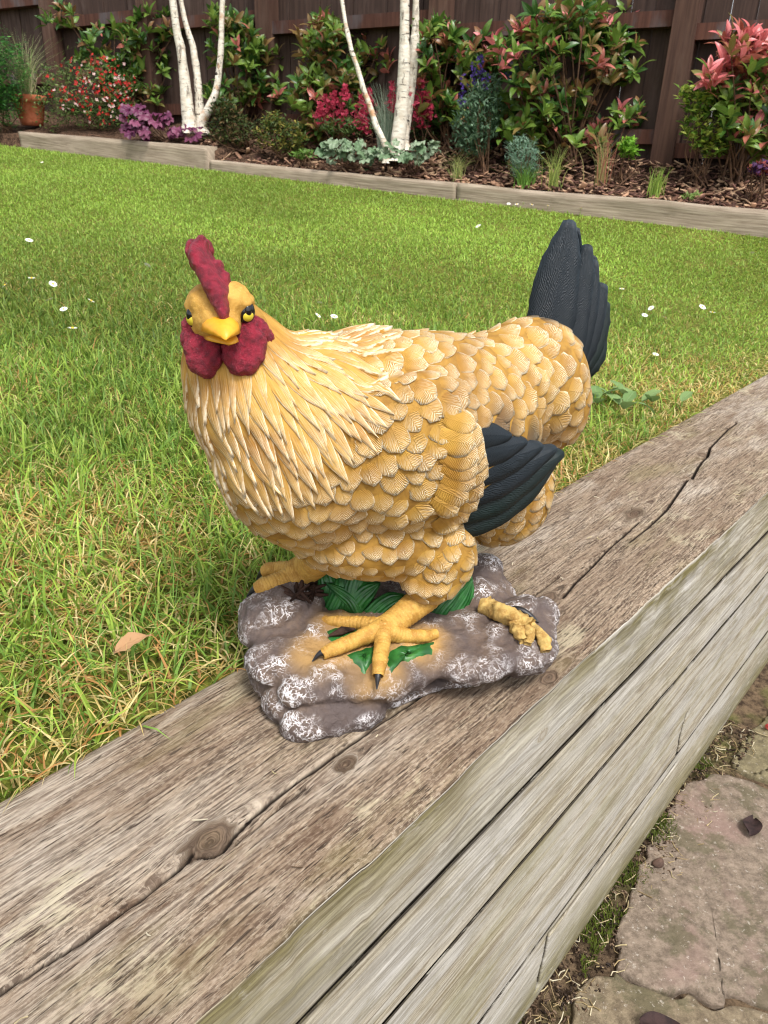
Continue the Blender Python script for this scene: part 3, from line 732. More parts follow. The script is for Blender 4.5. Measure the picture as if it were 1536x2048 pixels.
for (pts, wid, dy, m) in (   # the far half of the tail fan, a little behind
    ([(1104, 690), (1112, 610), (1130, 520), (1146, 452)], (38, 46, 44, 38, 14), .016, M_BLK),
    ([(1132, 700), (1150, 630), (1170, 560), (1184, 510)], (30, 34, 32, 26, 12), .030, M_BLK)):
    quill('tail_feather', [Pc(x, y, .79 + dy) for x, y in pts], [w * px_m for w in wid], TN, m, thick=.007, camber=-.004, jag=.03)
WNRM = SD * .93 + ZU * .3
wz = [ ([(905, 960), (965, 958), (1040, 935), (1112, 905)], (60, 84, 66, 36, 12), .010, M_BLK), # lowest (longest) flight feather first, each higher one laps over it
    ([(905, 1040), (965, 1022), (1040, 976), (1110, 918)], (40, 46, 48, 42, 14), .005, M_BLKG),
    ([(895, 1005), (975, 990), (1052, 948), (1122, 906)], (46, 50, 46, 36, 14), .001, M_BLKG),
    ([(895, 970), (970, 960), (1042, 930), (1108, 897)], (46, 50, 46, 34, 12), -.003, M_BLK),
    ([(895, 935), (960, 928), (1022, 912), (1080, 892)], (46, 48, 44, 34, 12), -.007, M_BLK),
    ([(895, 902), (950, 898), (1002, 892), (1048, 884)], (46, 46, 40, 32, 12), -.011, M_BLK),
    ([(895, 874), (945, 871), (985, 870), (1016, 872)], (26, 32, 32, 26, 12), -.013, M_BLK)]
wing = empty('wing'); wing.parent = hen
for (pts, wid, dy, m) in wz:
    quill('flight_feather', [Pc(x, y, .598 + dy + .00036 * (x - 905) + (.016 if (x, y) == pts[0] else 0)) for x, y in pts], [w * .00045 for w in wid], WNRM, m, thick=.008, camber=.005, jag=.015, parent=wing)
# the wing bow: rounded coverts whose rear rim stands proud over the flight feathers
for (x, y, ang, sc) in ((926, 850, 25, .85), (940, 872, 18, .95), (946, 898, 14, 1.0), (950, 925, 16, 1.0), (950, 950, 20, 1.0), (946, 976, 26, 1.05), (936, 1002, 32, 1.05), (918, 1026, 40, 1.0), (896, 1046, 46, 1.0), (922, 884, 16, .95), (928, 912, 15, 1.0), (928, 938, 18, 1.0), (924, 964, 24, 1.0), (912, 990, 30, 1.0), (896, 1014, 38, .95)):
    r_ = ray(x, y); r_ /= np.linalg.norm(r_); q = BT.ray_cast(Vector((0, 0, H)), Vector(r_))
    p, n = np.array(q[0]), np.array(q[1]); d = AX * math.cos(R(ang)) - ZU * math.sin(R(ang)); d = d - n * (d @ n); d /= np.linalg.norm(d)
    V, F, uv, rim = feather_mesh(p, d, n, .036 * sc, .0125 * sc, 'round', .001, .0062, .0014, rg, thick=.007)
    z = np.zeros(len(V)); obj('feather', hloc(V), F, M_FEA, hen, True, uv, {'rim': rim, 'soot': z, 'wash': z})

# ---- head
HY = .575
head_specs = [(Pc(437, 628, HY), (.0235, .030, .0260), CAMX), (Pc(415, 605, HY - .008), (.015, .020, .014), CAMX), (Pc(462, 600, HY - .008), (.015, .020, .014), CAMX),
              (Pc(440, 645, HY - .02), (.016, .016, .014), CAMX), (Pc(450, 665, HY + .012), (.030, .026, .032), CAMX), (Pc(397, 610, HY - .007), (.0105, .016, .0070), CAMX), (Pc(482, 603, HY - .007), (.0105, .016, .0070), CAMX)]
V, F = blob(head_specs, .0016, 8)
N = normals(V, F); V = V + N * (.0005 * fbm(V * 260, 3, 2))[:, None]
obj('head', hloc(V), F, M_HEAD, hen)
# comb: a fleshy single comb leaning over, serrated along its top
cs = []
for k in range(11):
    t = k / 10; x = np.interp(t, (0, .3, .6, 1), (449, 438, 420, 397)); y = 624 - 118 * t; Yd = HY - .030 + .022 * t
    cs.append((Pc(x, y, Yd), (np.interp(t, (0, .3, .6, 1), (.0036, .0070, .0072, .0056)), .011 + .010 * t, .0095), CAMX))
for (x, y, dy, r0, rz) in ((382, 500, .012, .0042, .0085), (405, 494, -.008, .0042, .0088), (394, 497, .0, .0040, .006), (412, 500, .02, .0055, .009), (396, 508, .032, .006, .012), (420, 540, .036, .006, .014), (430, 575, .03, .007, .012), (392, 515, .0, .0055, .010), (424, 552, .012, .0065, .014), (452, 560, -.012, .0035, .006), (456, 585, -.018, .003, .005), (438, 535, -.008, .0035, .006)):
    cs.append((Pc(x, y, HY + dy), (r0, .008, rz), CAMX))
V, F = blob(cs, .0013, 5); N = normals(V, F); V = V + N * (.0006 * fbm(V * 260, 3, 5))[:, None]
obj('comb', hloc(V), F, M_RED, hen)
# wattles and face
for nm, ws in (('wattle', [(390, 656, -.010, .0105), (388, 678, -.012, .0105), (396, 700, -.018, .0110), (398, 722, -.021, .0100), (412, 732, -.023, .0095), (424, 718, -.025, .0082), (424, 698, -.022, .0082), (412, 668, -.018, .0075)]),
               ('wattle', [(494, 656, -.008, .0115), (510, 664, -.004, .0115), (526, 676, .000, .0090), (532, 688, .000, .0060), (504, 686, -.014, .0115), (504, 708, -.018, .0100), (494, 726, -.023, .0092), (476, 728, -.025, .0088), (464, 714, -.026, .0080), (464, 696, -.024, .0080), (482, 694, -.012, .011)])):
    V, F = blob([(Pc(x, y, HY + dy), (r, r * .8, r * 1.05), CAMX) for x, y, dy, r in ws], .0012, 4)
    N = normals(V, F); V = V + N * (.0005 * fbm(V * 300, 3, 7) + .0005 * fbm(V * 900, 2, 8))[:, None]
    obj(nm, hloc(V), F, M_RED, hen)
# beak: upper and lower mandible, lofted from the face to the tip
def mandible(rows, mat, name):
    V = []; n = 9
    for (cx, cy, Yd, w, h) in rows:
        c = Pc(cx, cy, HY + Yd)
        for k in range(n):
            a = math.pi * k / (n - 1); V.append(c + np.array([1, 0, 0]) * (-math.cos(a) * w * .00039) + ZU * (math.sin(a) ** .8 * h * .00039))
        V.append(c - ZU * .0008)
    m = n + 1; F = [tuple(t) for t in grid_faces(len(rows), m, True)] + [tuple(range(m)), tuple(range((len(rows) - 1) * m, len(rows) * m))[::-1]]
    return obj(name, hloc(np.array(V)), F, mat, hen)
mandible([(440, 660, -.022, 38, 34), (442, 664, -.032, 37, 30), (445, 667, -.042, 30, 24), (448, 671, -.050, 19, 16), (450, 676, -.055, 8, 8), (451, 680, -.057, 2, 2)], M_BEAK, 'beak')
mandible([(442, 678, -.022, 33, 14), (446, 682, -.034, 30, 12), (452, 686, -.042, 18, 8), (457, 689, -.047, 6, 4)], M_BEAK, 'lower_beak')
# eyes: dark almond, yellow lower iris, pupil
for (x, y, sg) in ((387, 632, -1), (492, 624, 1)):
    c = Pc(x, y, HY - .014 if sg > 0 else HY - .018); out = np.array([sg * .62, -.78, .05]); out /= np.linalg.norm(out)
    sx = np.cross(ZU, out); sx /= np.linalg.norm(sx); uz = np.cross(out, sx)
    def lens(cc, rx, rz, d, mat, nm, par):
        v = ICO[0] * [rx, rz, d]; return obj(nm, hloc(cc + v @ np.array([sx, uz, out])), ICO[1], mat, par)
    e = lens(c, (.0072 if sg > 0 else .0064), .0088, .0046, M_EYEK, 'eye', hen)
    lens(c + out * .0009 - uz * .0021, .0054, .0052, .0043, M_EYEW, 'iris', e)
    lens(c + out * .0016 + uz * .0010, .0036, .0058, .0042, M_EYEK, 'pupil', e)

# ---- legs
def leg(name, pts, rad, rings, n=14):
    C = spline(pts, 120); r = np.interp(np.linspace(0, 1, 120), np.linspace(0, 1, len(rad)), rad)
    s = np.linspace(0, 1, 120) * rings; r = r * (1 + .07 * np.abs(np.sin(s * math.pi)) ** .6 - .05)
    V, F = tube(C, r, n); return V, F
def foot(legpts, legr, toes, nm='leg'):
    V, F = leg(nm, legpts, legr, 26); lo = obj(nm, hloc(V), F, M_LEG, hen)
    for (pts, rr, claw) in toes:
        V, F = leg('toe', pts, rr, 16, 12); V = V + .0006 * fbm(V * 260, 2, 4)[:, None]; to = obj('toe', hloc(V), F, M_LEG, lo)
        if claw:
            d = np.asarray(pts[-1]) - np.asarray(pts[-2]); d /= np.linalg.norm(d); e = np.asarray(pts[-1])
            C = spline([e - d * .005 + ZU * .001, e + d * .003 + ZU * .0015, e + d * .010 - ZU * .003], 8)
            V, F = tube(C, np.linspace(rr[-1] * .85, .0006, 8), 8); obj('claw', hloc(V), F, M_CLAW, to)
    return lo
T = lambda x, y, z: at_z(x, y, z)
foot([Pc(884, 1140, .645), Pc(858, 1186, .622), Pc(828, 1212, .609), Pc(796, 1238, .598), T(768, 1260, .064), T(756, 1266, .060)], (.0150, .0150, .0138, .0128, .0130, .0095),
     [([T(768, 1256, .068), T(764, 1290, .063), T(759, 1325, .060), T(756, 1352, .054)], (.0100, .0074, .0068, .0052), True),
      ([T(765, 1256, .068), T(715, 1278, .064), T(672, 1296, .063), T(645, 1308, .060)], (.0098, .0074, .0070, .0052), True),
      ([T(760, 1252, .067), T(715, 1246, .063), T(672, 1244, .060), T(648, 1240, .056)], (.0092, .0068, .0060, .0040), False),
      ([T(775, 1262, .066), T(810, 1272, .060), T(845, 1272, .058), T(872, 1268, .055)], (.0095, .0070, .0064, .0050), False)])
foot([Pc(690, 1075, .70), T(650, 1105, .115), T(615, 1135, .090), T(590, 1150, .080)], (.022, .0185, .0160, .0160),
     [([T(592, 1148, .080), T(560, 1162, .078), T(530, 1172, .076), T(512, 1180, .072)], (.0120, .0095, .0090, .0070), True),
      ([T(592, 1142, .080), T(562, 1140, .078), T(540, 1140, .076), T(528, 1146, .072)], (.0110, .0090, .0085, .0070), True),
      ([T(600, 1150, .080), T(598, 1165, .076), T(592, 1178, .073)], (.0105, .0085, .0065), True)])
# ---- the moulded rock the hen stands on
RX = np.array([math.cos(R(33)), math.sin(R(33)), 0]); RY = np.array([-RX[1], RX[0], 0]); RAX = (RX, RY, ZU)
def Tz(x, y, z): return at_z(x, y, z)
rock_specs = [
    # upper slab
    (Tz(760, 1285, .036), (.105, .062, .022), RAX), (Tz(900, 1275, .034), (.085, .055, .022), RAX), (Tz(1010, 1285, .032), (.062, .040, .022), RAX),
    (Tz(650, 1290, .038), (.075, .052, .022), RAX), (Tz(548, 1228, .052), (.036, .034, .026), RAX), (Tz(580, 1215, .052), (.036, .030, .025), RAX), (Tz(530, 1250, .046), (.028, .028, .024), RAX),
    (Tz(590, 1310, .040), (.045, .040, .018), RAX), (Tz(680, 1345, .036), (.060, .032, .017), RAX), (Tz(800, 1345, .034), (.060, .026, .018), RAX),
    (Tz(960, 1320, .034), (.050, .030, .018), RAX), (Tz(1050, 1300, .034), (.036, .030, .022), RAX), (Tz(1045, 1240, .036), (.042, .030, .022), RAX),
    (Tz(600, 1180, .046), (.050, .040, .030), RAX), (Tz(780, 1180, .04), (.10, .05, .022), RAX), (Tz(950, 1190, .04), (.05, .04, .024), RAX), (Tz(968, 1152, .052), (.022, .020, .022), RAX),
    # lower slab
    (Tz(655, 1425, .010), (.045, .028, .022), RAX), (Tz(600, 1392, .014), (.036, .030, .024), RAX), (Tz(715, 1415, .010), (.030, .024, .020), RAX), (Tz(800, 1355, .006), (.10, .034, .012), RAX),
    (Tz(560, 1345, .020), (.030, .034, .022), RAX), (Tz(950, 1325, .006), (.070, .026, .011), RAX), (Tz(780, 1230, .012), (.13, .075, .018), RAX), (Tz(930, 1260, .012), (.10, .06, .016), RAX),
]
KV, KF = blob(rock_specs, .0024, 4)
KN = normals(KV, KF)
rid = 1 - np.abs(fbm(KV * 42, 3, 12)); chip = fbm(KV * 120, 3, 13)
amp = np.where(KV[:, 2] > .012, 1.0, .5)
fac = np.round(fbm(KV * 26, 2, 15) * 2.2) / 2.2
KV = KV + KN * ((.0036 * fbm(KV * 22, 2, 11) + .0028 * fac + .0030 * (rid - .7) + .0007 * chip) * amp)[:, None]
KV[:, 2] = np.maximum(KV[:, 2], .0008)
KN = normals(KV, KF)
# convexity, spread over neighbours: the brush only catches what stands out
E_ = np.array(list({tuple(sorted((f[i], f[i - 1]))) for f in KF for i in range(len(f))}))
def lap(x):
    acc_ = np.zeros_like(x); c = np.zeros(len(x)); np.add.at(acc_, E_[:, 0], x[E_[:, 1]]); np.add.at(acc_, E_[:, 1], x[E_[:, 0]]); np.add.at(c, E_[:, 0], 1); np.add.at(c, E_[:, 1], 1)
    return acc_ / c.reshape(-1, *([1] * (x.ndim - 1)))
Sm = KV.copy()
for _ in range(30): Sm = lap(Sm)
conv = np.einsum('ij,ij->i', KV - Sm, KN); conv = lap(lap(conv))
feet = np.array([Tz(x, y, .058) for x, y in ((760, 1270), (700, 1285), (756, 1335), (690, 1247), (840, 1275), (590, 1160), (540, 1165), (640, 1300))])
fd = np.min(np.linalg.norm(KV[:, None] - feet[None], axis=2), axis=1)
och = (1 - smooth(.012, .042, fd)) * (.6 + .4 * noise3(KV * 60, 3))
def mat_rock():
    t = NT('painted_rock'); o = t.n('NewGeometry').outputs['Position']
    n1, n2, n3 = t.noise(o, 28, 4, .6), t.noise(o, 160, 5, .7, .5), t.noise(o, 420, 3, .7)
    c = t.mix(t.ramp(n1, .35, .68), srgb(84, 73, 70), srgb(106, 89, 77))
    c = t.mix(t.math('MULTIPLY', t.ramp(n2, .55, .35), .5), c, srgb(80, 68, 64))
    c = t.mix(t.math('MULTIPLY', t.attr('ochre'), .75), c, srgb(206, 160, 82))
    def web(sc, lo): return t.ramp(t.math('ABSOLUTE', t.math('SUBTRACT', t.noise(o, sc, 3, .6, .8), .5)), lo, 0.0)
    vein = t.math('MAXIMUM', web(70, .028), web(150, .03))
    cv = t.attr('conv')
    edge = t.math('MULTIPLY', t.ramp(cv, .0006, .0032), t.ramp(t.math('ADD', n2, t.math('MULTIPLY', vein, .30)), .54, .76))
    w = t.math('ADD', t.math('MULTIPLY', edge, .8), t.math('MULTIPLY', t.math('MULTIPLY', vein, t.ramp(n1, .46, .60)), t.ramp(cv, -.0006, .0014)))
    w = t.math('MULTIPLY', w, t.ramp(t.attr('ochre'), .7, .2, .25, 1.0))
    c = t.mix(t.math('MULTIPLY', w, .72, True), c, srgb(222, 219, 220))
    h = t.math('ADD', n2, t.math('MULTIPLY', n3, .5))
    t.bsdf(c, .66, t.bump(h, .7, .003), .35); return t.m
obj('rock_base', hloc(KV), KF, mat_rock(), hen, True, None, {'conv': conv, 'ochre': och})
RT = BVHTree.FromPolygons([tuple(v) for v in KV], KF)
def on_rock(px, py, lift=0.0):
    r = ray(px, py); r /= np.linalg.norm(r); q = RT.ray_cast(Vector((0, 0, H)), Vector(r))
    return None if q[0] is None else np.array(q[0]) + ZU * lift

# ---- moulded green leaves round the feet
def mat_green():
    t = NT('glossy_green_paint'); uv = t.n('UVMap').outputs[0]; o = t.n('NewGeometry').outputs['Position']
    sep = t.n('SeparateXYZ', _0=uv); n = t.noise(o, 70, 4, .6)
    vein = t.math('SINE', t.math('MULTIPLY', sep.outputs[0], 34))
    c = t.mix(t.ramp(n, .35, .68), srgb(22, 74, 30), srgb(44, 108, 46)); c = t.mix(t.math('MULTIPLY', t.ramp(t.noise(o, 30, 2, .5), .58, .75), .5), c, srgb(92, 128, 50))
    t.bsdf(c, .38, t.bump(t.math('ADD', vein, n), .35, .0012), .5); return t.m
M_GRN = mat_green()
def blade(pts, widths, nrm, thick=.0025, camber=.003, nu=12, nv=5):
    C = spline(pts, nu); wd = np.interp(np.linspace(0, 1, nu), np.linspace(0, 1, len(widths)), widths)
    tg = np.gradient(C, axis=0); tg /= np.linalg.norm(tg, axis=1)[:, None]
    b = np.cross(np.asarray(nrm, float), tg); b /= np.linalg.norm(b, axis=1)[:, None]; nn = np.cross(tg, b); v = np.linspace(-1, 1, nv)
    top = np.array([C[i] + b[i] * v[j] * wd[i] + nn[i] * camber * (1 - abs(v[j])) for i in range(nu) for j in range(nv)]); bot = top - np.repeat(nn, nv, 0) * thick
    U = [(v[j] * .5 + .5, i / (nu - 1)) for i in range(nu) for j in range(nv)]
    g = grid_faces(nu, nv); m = len(top); li = loop_idx(nu, nv); li = li + [j for j in range(nv - 2, 0, -1)] + [li[0]]
    F = [tuple(map(int, t)) for t in g] + [tuple(int(q) + m for q in t[::-1]) for t in g]
    for k in range(len(li) - 1): F.append((li[k + 1], li[k], m + li[k], m + li[k + 1]))
    V = np.vstack([top, bot]); f0 = F[5]
    if np.cross(V[f0[1]] - V[f0[0]], V[f0[2]] - V[f0[0]]) @ np.asarray(nrm) < 0: F = [t[::-1] for t in F]
    return V, F, np.array(U + U)
TOC = np.array([0, -.85, .5])
for (pts, w) in (
    ([(640, 1220, .640, .056), (655, 1170, .645, .085), (640, 1130, .655, .115)], 24), ([(665, 1230, .632, .056), (690, 1175, .640, .092), (680, 1130, .655, .120)], 26),
    ([(690, 1235, .628, .056), (725, 1190, .632, .082), (760, 1165, .640, .100)], 26), ([(700, 1225, .628, .056), (715, 1160, .640, .100), (740, 1125, .655, .122)], 24),
    ([(740, 1235, .620, .056), (775, 1205, .625, .075), (810, 1190, .63, .085)], 22), ([(720, 1228, .626, .054), (700, 1195, .632, .075), (650, 1165, .645, .090)], 20),
    ([(860, 1250, .635, .050), (885, 1210, .640, .072), (925, 1175, .652, .095)], 22), ([(880, 1250, .640, .050), (915, 1205, .650, .078), (945, 1160, .66, .105)], 22),
    ([(905, 1235, .650, .050), (930, 1190, .66, .080), (942, 1150, .67, .105)], 20), ([(900, 1225, .66, .05), (940, 1195, .665, .07), (1000, 1196, .675, .066)], 13), ([(845, 1255, .63, .05), (860, 1235, .635, .06), (900, 1215, .645, .07)], 16)):
    P3 = [at_y(x, y, Y) for x, y, Y, z in pts]
    V, F, uv = blade(P3, [w * .9 * .00045, w * .00045, w * .85 * .00045, w * .12 * .00045], TOC); obj('moulded_leaf', hloc(V), F, M_GRN, hen, True, uv)
# flat painted leaf shapes pressed on the rock
def flat_leaf(poly, n=3):
    c = np.mean(poly, 0); bag = Bag(); rings = []
    pts = []
    k = len(poly)
    for i in range(k):
        a, b = np.array(poly[i], float), np.array(poly[(i + 1) % k], float)
        for t in (0, .33, .66): pts.append(a + (b - a) * t + RNG.normal(0, 1.6, 2))
    m = len(pts); V = []
    for f in (1, .75, .45, .12):
        for q in pts:
            w = on_rock(*(c + (q - c) * f), 0.0)
            if w is None: w = at_z(*(c + (q - c) * f), .045)
            V.append(w + ZU * (.0016 if f < 1 else -.001))
    F = [tuple(map(int, t)) for t in grid_faces(4, m, True)] + [tuple(range(3 * m, 4 * m))]
    V = np.array(V); f0 = F[0]
    if np.cross(V[f0[1]] - V[f0[0]], V[f0[2]] - V[f0[0]])[2] < 0: F = [t[::-1] for t in F]
    obj('moulded_leaf', hloc(V), F, M_GRN, hen, True, np.zeros((len(V), 2)))
flat_leaf([(690, 1308), (720, 1300), (752, 1290), (760, 1300), (745, 1330), (730, 1350), (705, 1325)])
flat_leaf([(775, 1305), (800, 1290), (840, 1288), (872, 1280), (865, 1308), (835, 1314), (800, 1325), (778, 1352), (768, 1340)])
flat_leaf([(652, 1262), (668, 1255), (690, 1262), (720, 1262), (700, 1280), (668, 1288), (655, 1280)])
# dark debris caught behind the far foot, and bits on the rock
M_BARK = mat_paint('dark_bark', srgb(70, 52, 44), srgb(38, 28, 24), 90, .9, .1, 1.0)
for i in range(16):
    x, y = 615 + RNG.normal(0, 20), 1185 + RNG.normal(0, 15); p = on_rock(x, y, .001)
    if p is None: continue
    a = RNG.random() * 6.28; L = .006 + .010 * RNG.random(); d = np.array([math.cos(a), math.sin(a), .25 * RNG.normal()])
    V, F = tube([p - d * L, p, p + d * L], [.0012, .0026, .001], 6); obj('bark_scrap', hloc(V) , F, M_BARK, hen)
for (x, y, a, L, w) in ((684, 1272, .35, .013, .0045), (588, 1146, 2.3, .016, .0022), (733, 1248, 1.0, .004, .001)):
    p = on_rock(x, y, .004 if y > 1200 else .028)
    if p is None: p = at_z(x, y, .09)
    d = np.array([math.cos(a), math.sin(a), .1]); V, F = tube([p - d * L, p + ZU * .002, p + d * L], [.001, w, .001], 7); obj('bark_scrap', hloc(V), F, M_BARK, hen)
# ---- gnarled root lying over the rock's end
M_ROOT = mat_paint('root_paint', srgb(206, 174, 104), srgb(160, 122, 62), 120, .7, .3, 1.0, .002, srgb(228, 206, 150))
root = empty('moulded_root'); root.parent = hen
def knobby(pts, rad, n=50, amp=.34):
    C = spline(pts, n); r = np.interp(np.linspace(0, 1, n), np.linspace(0, 1, len(rad)), rad); V, F = tube(C, r, 12)
    c = np.repeat(C, 12, 0); V = c + (V - c) * (1 + amp * fbm(V * [130, 130, 130], 3, 6)[:, None] + .22 * np.sin(np.tile(np.arange(12), n) * 2.1 + np.repeat(np.arange(n), 12) * .35)[:, None]); return V, F
def rk(x, y, l):
    p = on_rock(x, y, 0.0)
    if p is None: p = at_z(x, y, .02)
    return p + ZU * l
for pts, rad in (([(966, 1222, .007), (985, 1232, .008), (1010, 1244, .008), (1040, 1256, .007), (1060, 1264, .006)], (.0090, .0082, .0092, .0085, .0075)),
                 ([(1050, 1260, .006), (1072, 1272, .005), (1085, 1288, .004), (1093, 1310, .004)], (.0070, .0052, .0058, .0050)),
                 ([(1025, 1252, .006), (1035, 1270, .004), (1046, 1288, .003)], (.0080, .0066, .0045)), ([(1040, 1256, .006), (1058, 1274, .004), (1056, 1292, .002)], (.0075, .0050, .0035))):
    V, F = knobby([rk(*q) for q in pts], rad); obj('root_branch', hloc(V), F, M_ROOT, root)
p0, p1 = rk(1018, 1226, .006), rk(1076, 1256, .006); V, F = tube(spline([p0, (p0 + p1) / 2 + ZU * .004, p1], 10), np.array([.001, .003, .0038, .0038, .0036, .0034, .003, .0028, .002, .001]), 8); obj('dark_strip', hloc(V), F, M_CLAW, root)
# ================================================================== the planted bed
def timber(name, parent, p0, p1, zl0, zl1, zh0, zh1, ddir, depth, mat, seed, nu=60):
    """a sawn timber between p0 and p1 (plan), its face towards the camera, going back by depth along ddir"""
    p0, p1 = np.array(p0, float), np.array(p1, float); L = np.linalg.norm((p1 - p0)[:2]); t = np.linspace(0, 1, nu)
    sec = [(0, k / 6) for k in range(7)] + [(k / 4, 1) for k in range(1, 5)] + [(1, .5), (1, 0)]
    sec = np.array(sec, float); nv = len(sec); V = []; G = []
    for tt in t:
        b = p0 + (p1 - p0) * tt; lo, hi = zl0 + (zl1 - zl0) * tt, zh0 + (zh1 - zh0) * tt
        for (d, h) in sec:
            V.append(b * [1, 1, 0] + ddir * depth * d + ZU * (lo + (hi - lo) * h)); G.append((tt * L, h * (hi - lo) + d * depth, seed))
    V, G = np.array(V), np.array(G)
    # ease the sharp arris and wander a little
    e = fbm(np.stack([G[:, 0] * 3, G[:, 1] * 12, G[:, 2]], 1), 3, seed)
    V = V - np.asarray(ddir) * (.004 * e)[:, None] + ZU * (.004 * fbm(np.stack([G[:, 0] * 2, G[:, 2], G[:, 2]], 1), 3, seed + 3))[:, None]
    F = [tuple(map(int, q)) for q in grid_faces(nu, nv, True)] + [tuple(range(nv))[::-1], tuple(range((nu - 1) * nv, nu * nv))]
    z = np.zeros(len(V)); alg = np.clip(.35 + .5 * fbm(np.stack([G[:, 0] * 4, G[:, 1] * 6, G[:, 2]], 1), 2, 5), 0, 1) * .5
    loc = np.array(parent.location) if parent else 0
    o = obj(name, V - loc, F, mat, parent, True, None, {'grain': G, 'crack_joint_shade': z, 'knot': z, 'algae': alg})
    bm = bmesh.new(); bm.from_mesh(o.data); bmesh.ops.recalc_face_normals(bm, faces=bm.faces); bm.to_mesh(o.data); bm.free(); return o
def mat_edging():
    t = NT('edging_timber'); g = t.attr('grain', True); f = t.noise(t.vscale(g, (5, 120, 30)), 1.0, 5, .6); b = t.noise(t.vscale(g, (4, 14, 9)), 1.0, 4, .6)
    c = t.mix(t.ramp(f, .3, .7), srgb(128, 113, 97), srgb(170, 155, 138)); c = t.mix(t.math('MULTIPLY', t.ramp(b, .5, .7), .5), c, srgb(184, 168, 149))
    c = t.mix(t.math('MULTIPLY', t.ramp(b, .42, .25), .6), c, srgb(92, 82, 66)); c = t.mix(t.math('MULTIPLY', t.attr('algae'), .3), c, srgb(120, 116, 84))
    t.bsdf(c, .9, t.bump(f, .5, .004), .2); return t.m
M_EDGE = mat_edging()
edging = empty('bed_edging', on_edge(912, 405), label='low timber sleeper edging stepping down along the planted bed', cat='edging')
ext = lambda p, k: p - EDIR * k
a0, a1 = on_edge(1536, 466), on_edge(912, 405); b0_, b1_ = on_edge(1536, 420), on_edge(912, 367)
kx = 1.4; sl_lo = (a0[2] - a1[2]) / np.linalg.norm((a0 - a1)[:2]); sl_hi = (b0_[2] - b1_[2]) / np.linalg.norm((b0_ - b1_)[:2])
timber('sleeper', edging, ext(a0, kx), a1, a0[2] + sl_lo * kx - .06, a1[2] - .06, b0_[2] + sl_hi * kx, b1_[2], EN, .10, M_EDGE, 2, 110)
c0, c1 = on_edge(909, 405), on_edge(420, 347); d0, d1 = on_edge(909, 366), on_edge(420, 319)
timber('sleeper', edging, c0, c1, c0[2] - .06, c1[2] - .06, d0[2], d1[2], EN, .10, M_EDGE, 7, 90)
e0, e1 = on_edge(417, 347), on_edge(42, 290); f0_, f1_ = on_edge(417, 291), on_edge(42, 263)
timber('sleeper', edging, e0 - EN * .004, e1 - EN * .004, e0[2] - .08, e1[2] - .08, f0_[2], f1_[2], EN, .10, M_EDGE, 11, 90)

# ---- bed surface
ls = lambda s, s0, z0, s1, z1: z0 + (z1 - z0) * (s - s0) / (s1 - s0)
sA, sB, sC, sD_ = edge_s(b0_), edge_s(b1_), edge_s(f0_), edge_s(f1_)
def bed_front_z(s): return np.where(s < S418, ls(s, sA, b0_[2], edge_s(d1), d1[2]), ls(s, sC, f0_[2], sD_, f1_[2])) - .022
FLEN = (FL - FR) @ FDIR
def fence_z(k): return FR[2] + (FL[2] - FR[2]) * k / FLEN
def bed_grid():
    ss = np.unique(np.concatenate([np.linspace(-2.0, S418 - .01, 60), np.linspace(S418 + .01, 9.0, 60)])); tt = np.linspace(0, 1, 26)
    V = []
    for s in ss:
        fr = ER + EDIR * s + EN * .07; fr = np.array([fr[0], fr[1], float(bed_front_z(np.array(s)))])
        k = (fr - FR) @ FDIR; bk = FR + FDIR * k; bk = np.array([bk[0], bk[1], fence_z(k) + .01])
        V.append(fr - ZU * .25)
        for t in tt: V.append(fr + (bk + FN * .25 - fr) * t)
    V = np.array(V); V[:, 2] += .022 * fbm(V * [9, 9, 0], 3, 14) * np.tile(np.concatenate([[0], np.minimum(1, tt * 8)]), len(ss)); return V, len(ss), len(tt) + 1
BGV, bn, bt = bed_grid()
def bedpt(px, f, lift=0.0):
    """spot on the bed: px picks the place along it, f = 0 at the edging .. 1 at the fence"""
    e = on_edge(px, 300); s = edge_s(e); fr = ER + EDIR * s + EN * .1; bk = on_fence(px, 200)
    q = fr + (bk - fr) * f; k = (bk - FR) @ FDIR
    z0, z1 = float(bed_front_z(np.array(s))), fence_z(k); return np.array([q[0], q[1], z0 + (z1 - z0) * f + lift])
def mat_mulch():
    t = NT('bark_mulch_soil'); o = t.obj(); n1, n2 = t.noise(o, 55, 5, .75, .6), t.noise(o, 8, 3, .6)
    c = t.mix(t.ramp(n1, .36, .62), srgb(46, 34, 28), srgb(118, 92, 74)); c = t.mix(t.math('MULTIPLY', t.ramp(n2, .5, .7), .4), c, srgb(70, 56, 40))
    t.bsdf(c, .95, t.bump(n1, 1.0, .02), .1); return t.m
BFACE = grid_faces(bn, bt)
obj('planting_bed', BGV, BFACE, mat_mulch(), kind='structure', label='planting bed covered in dark bark mulch', cat='bed')
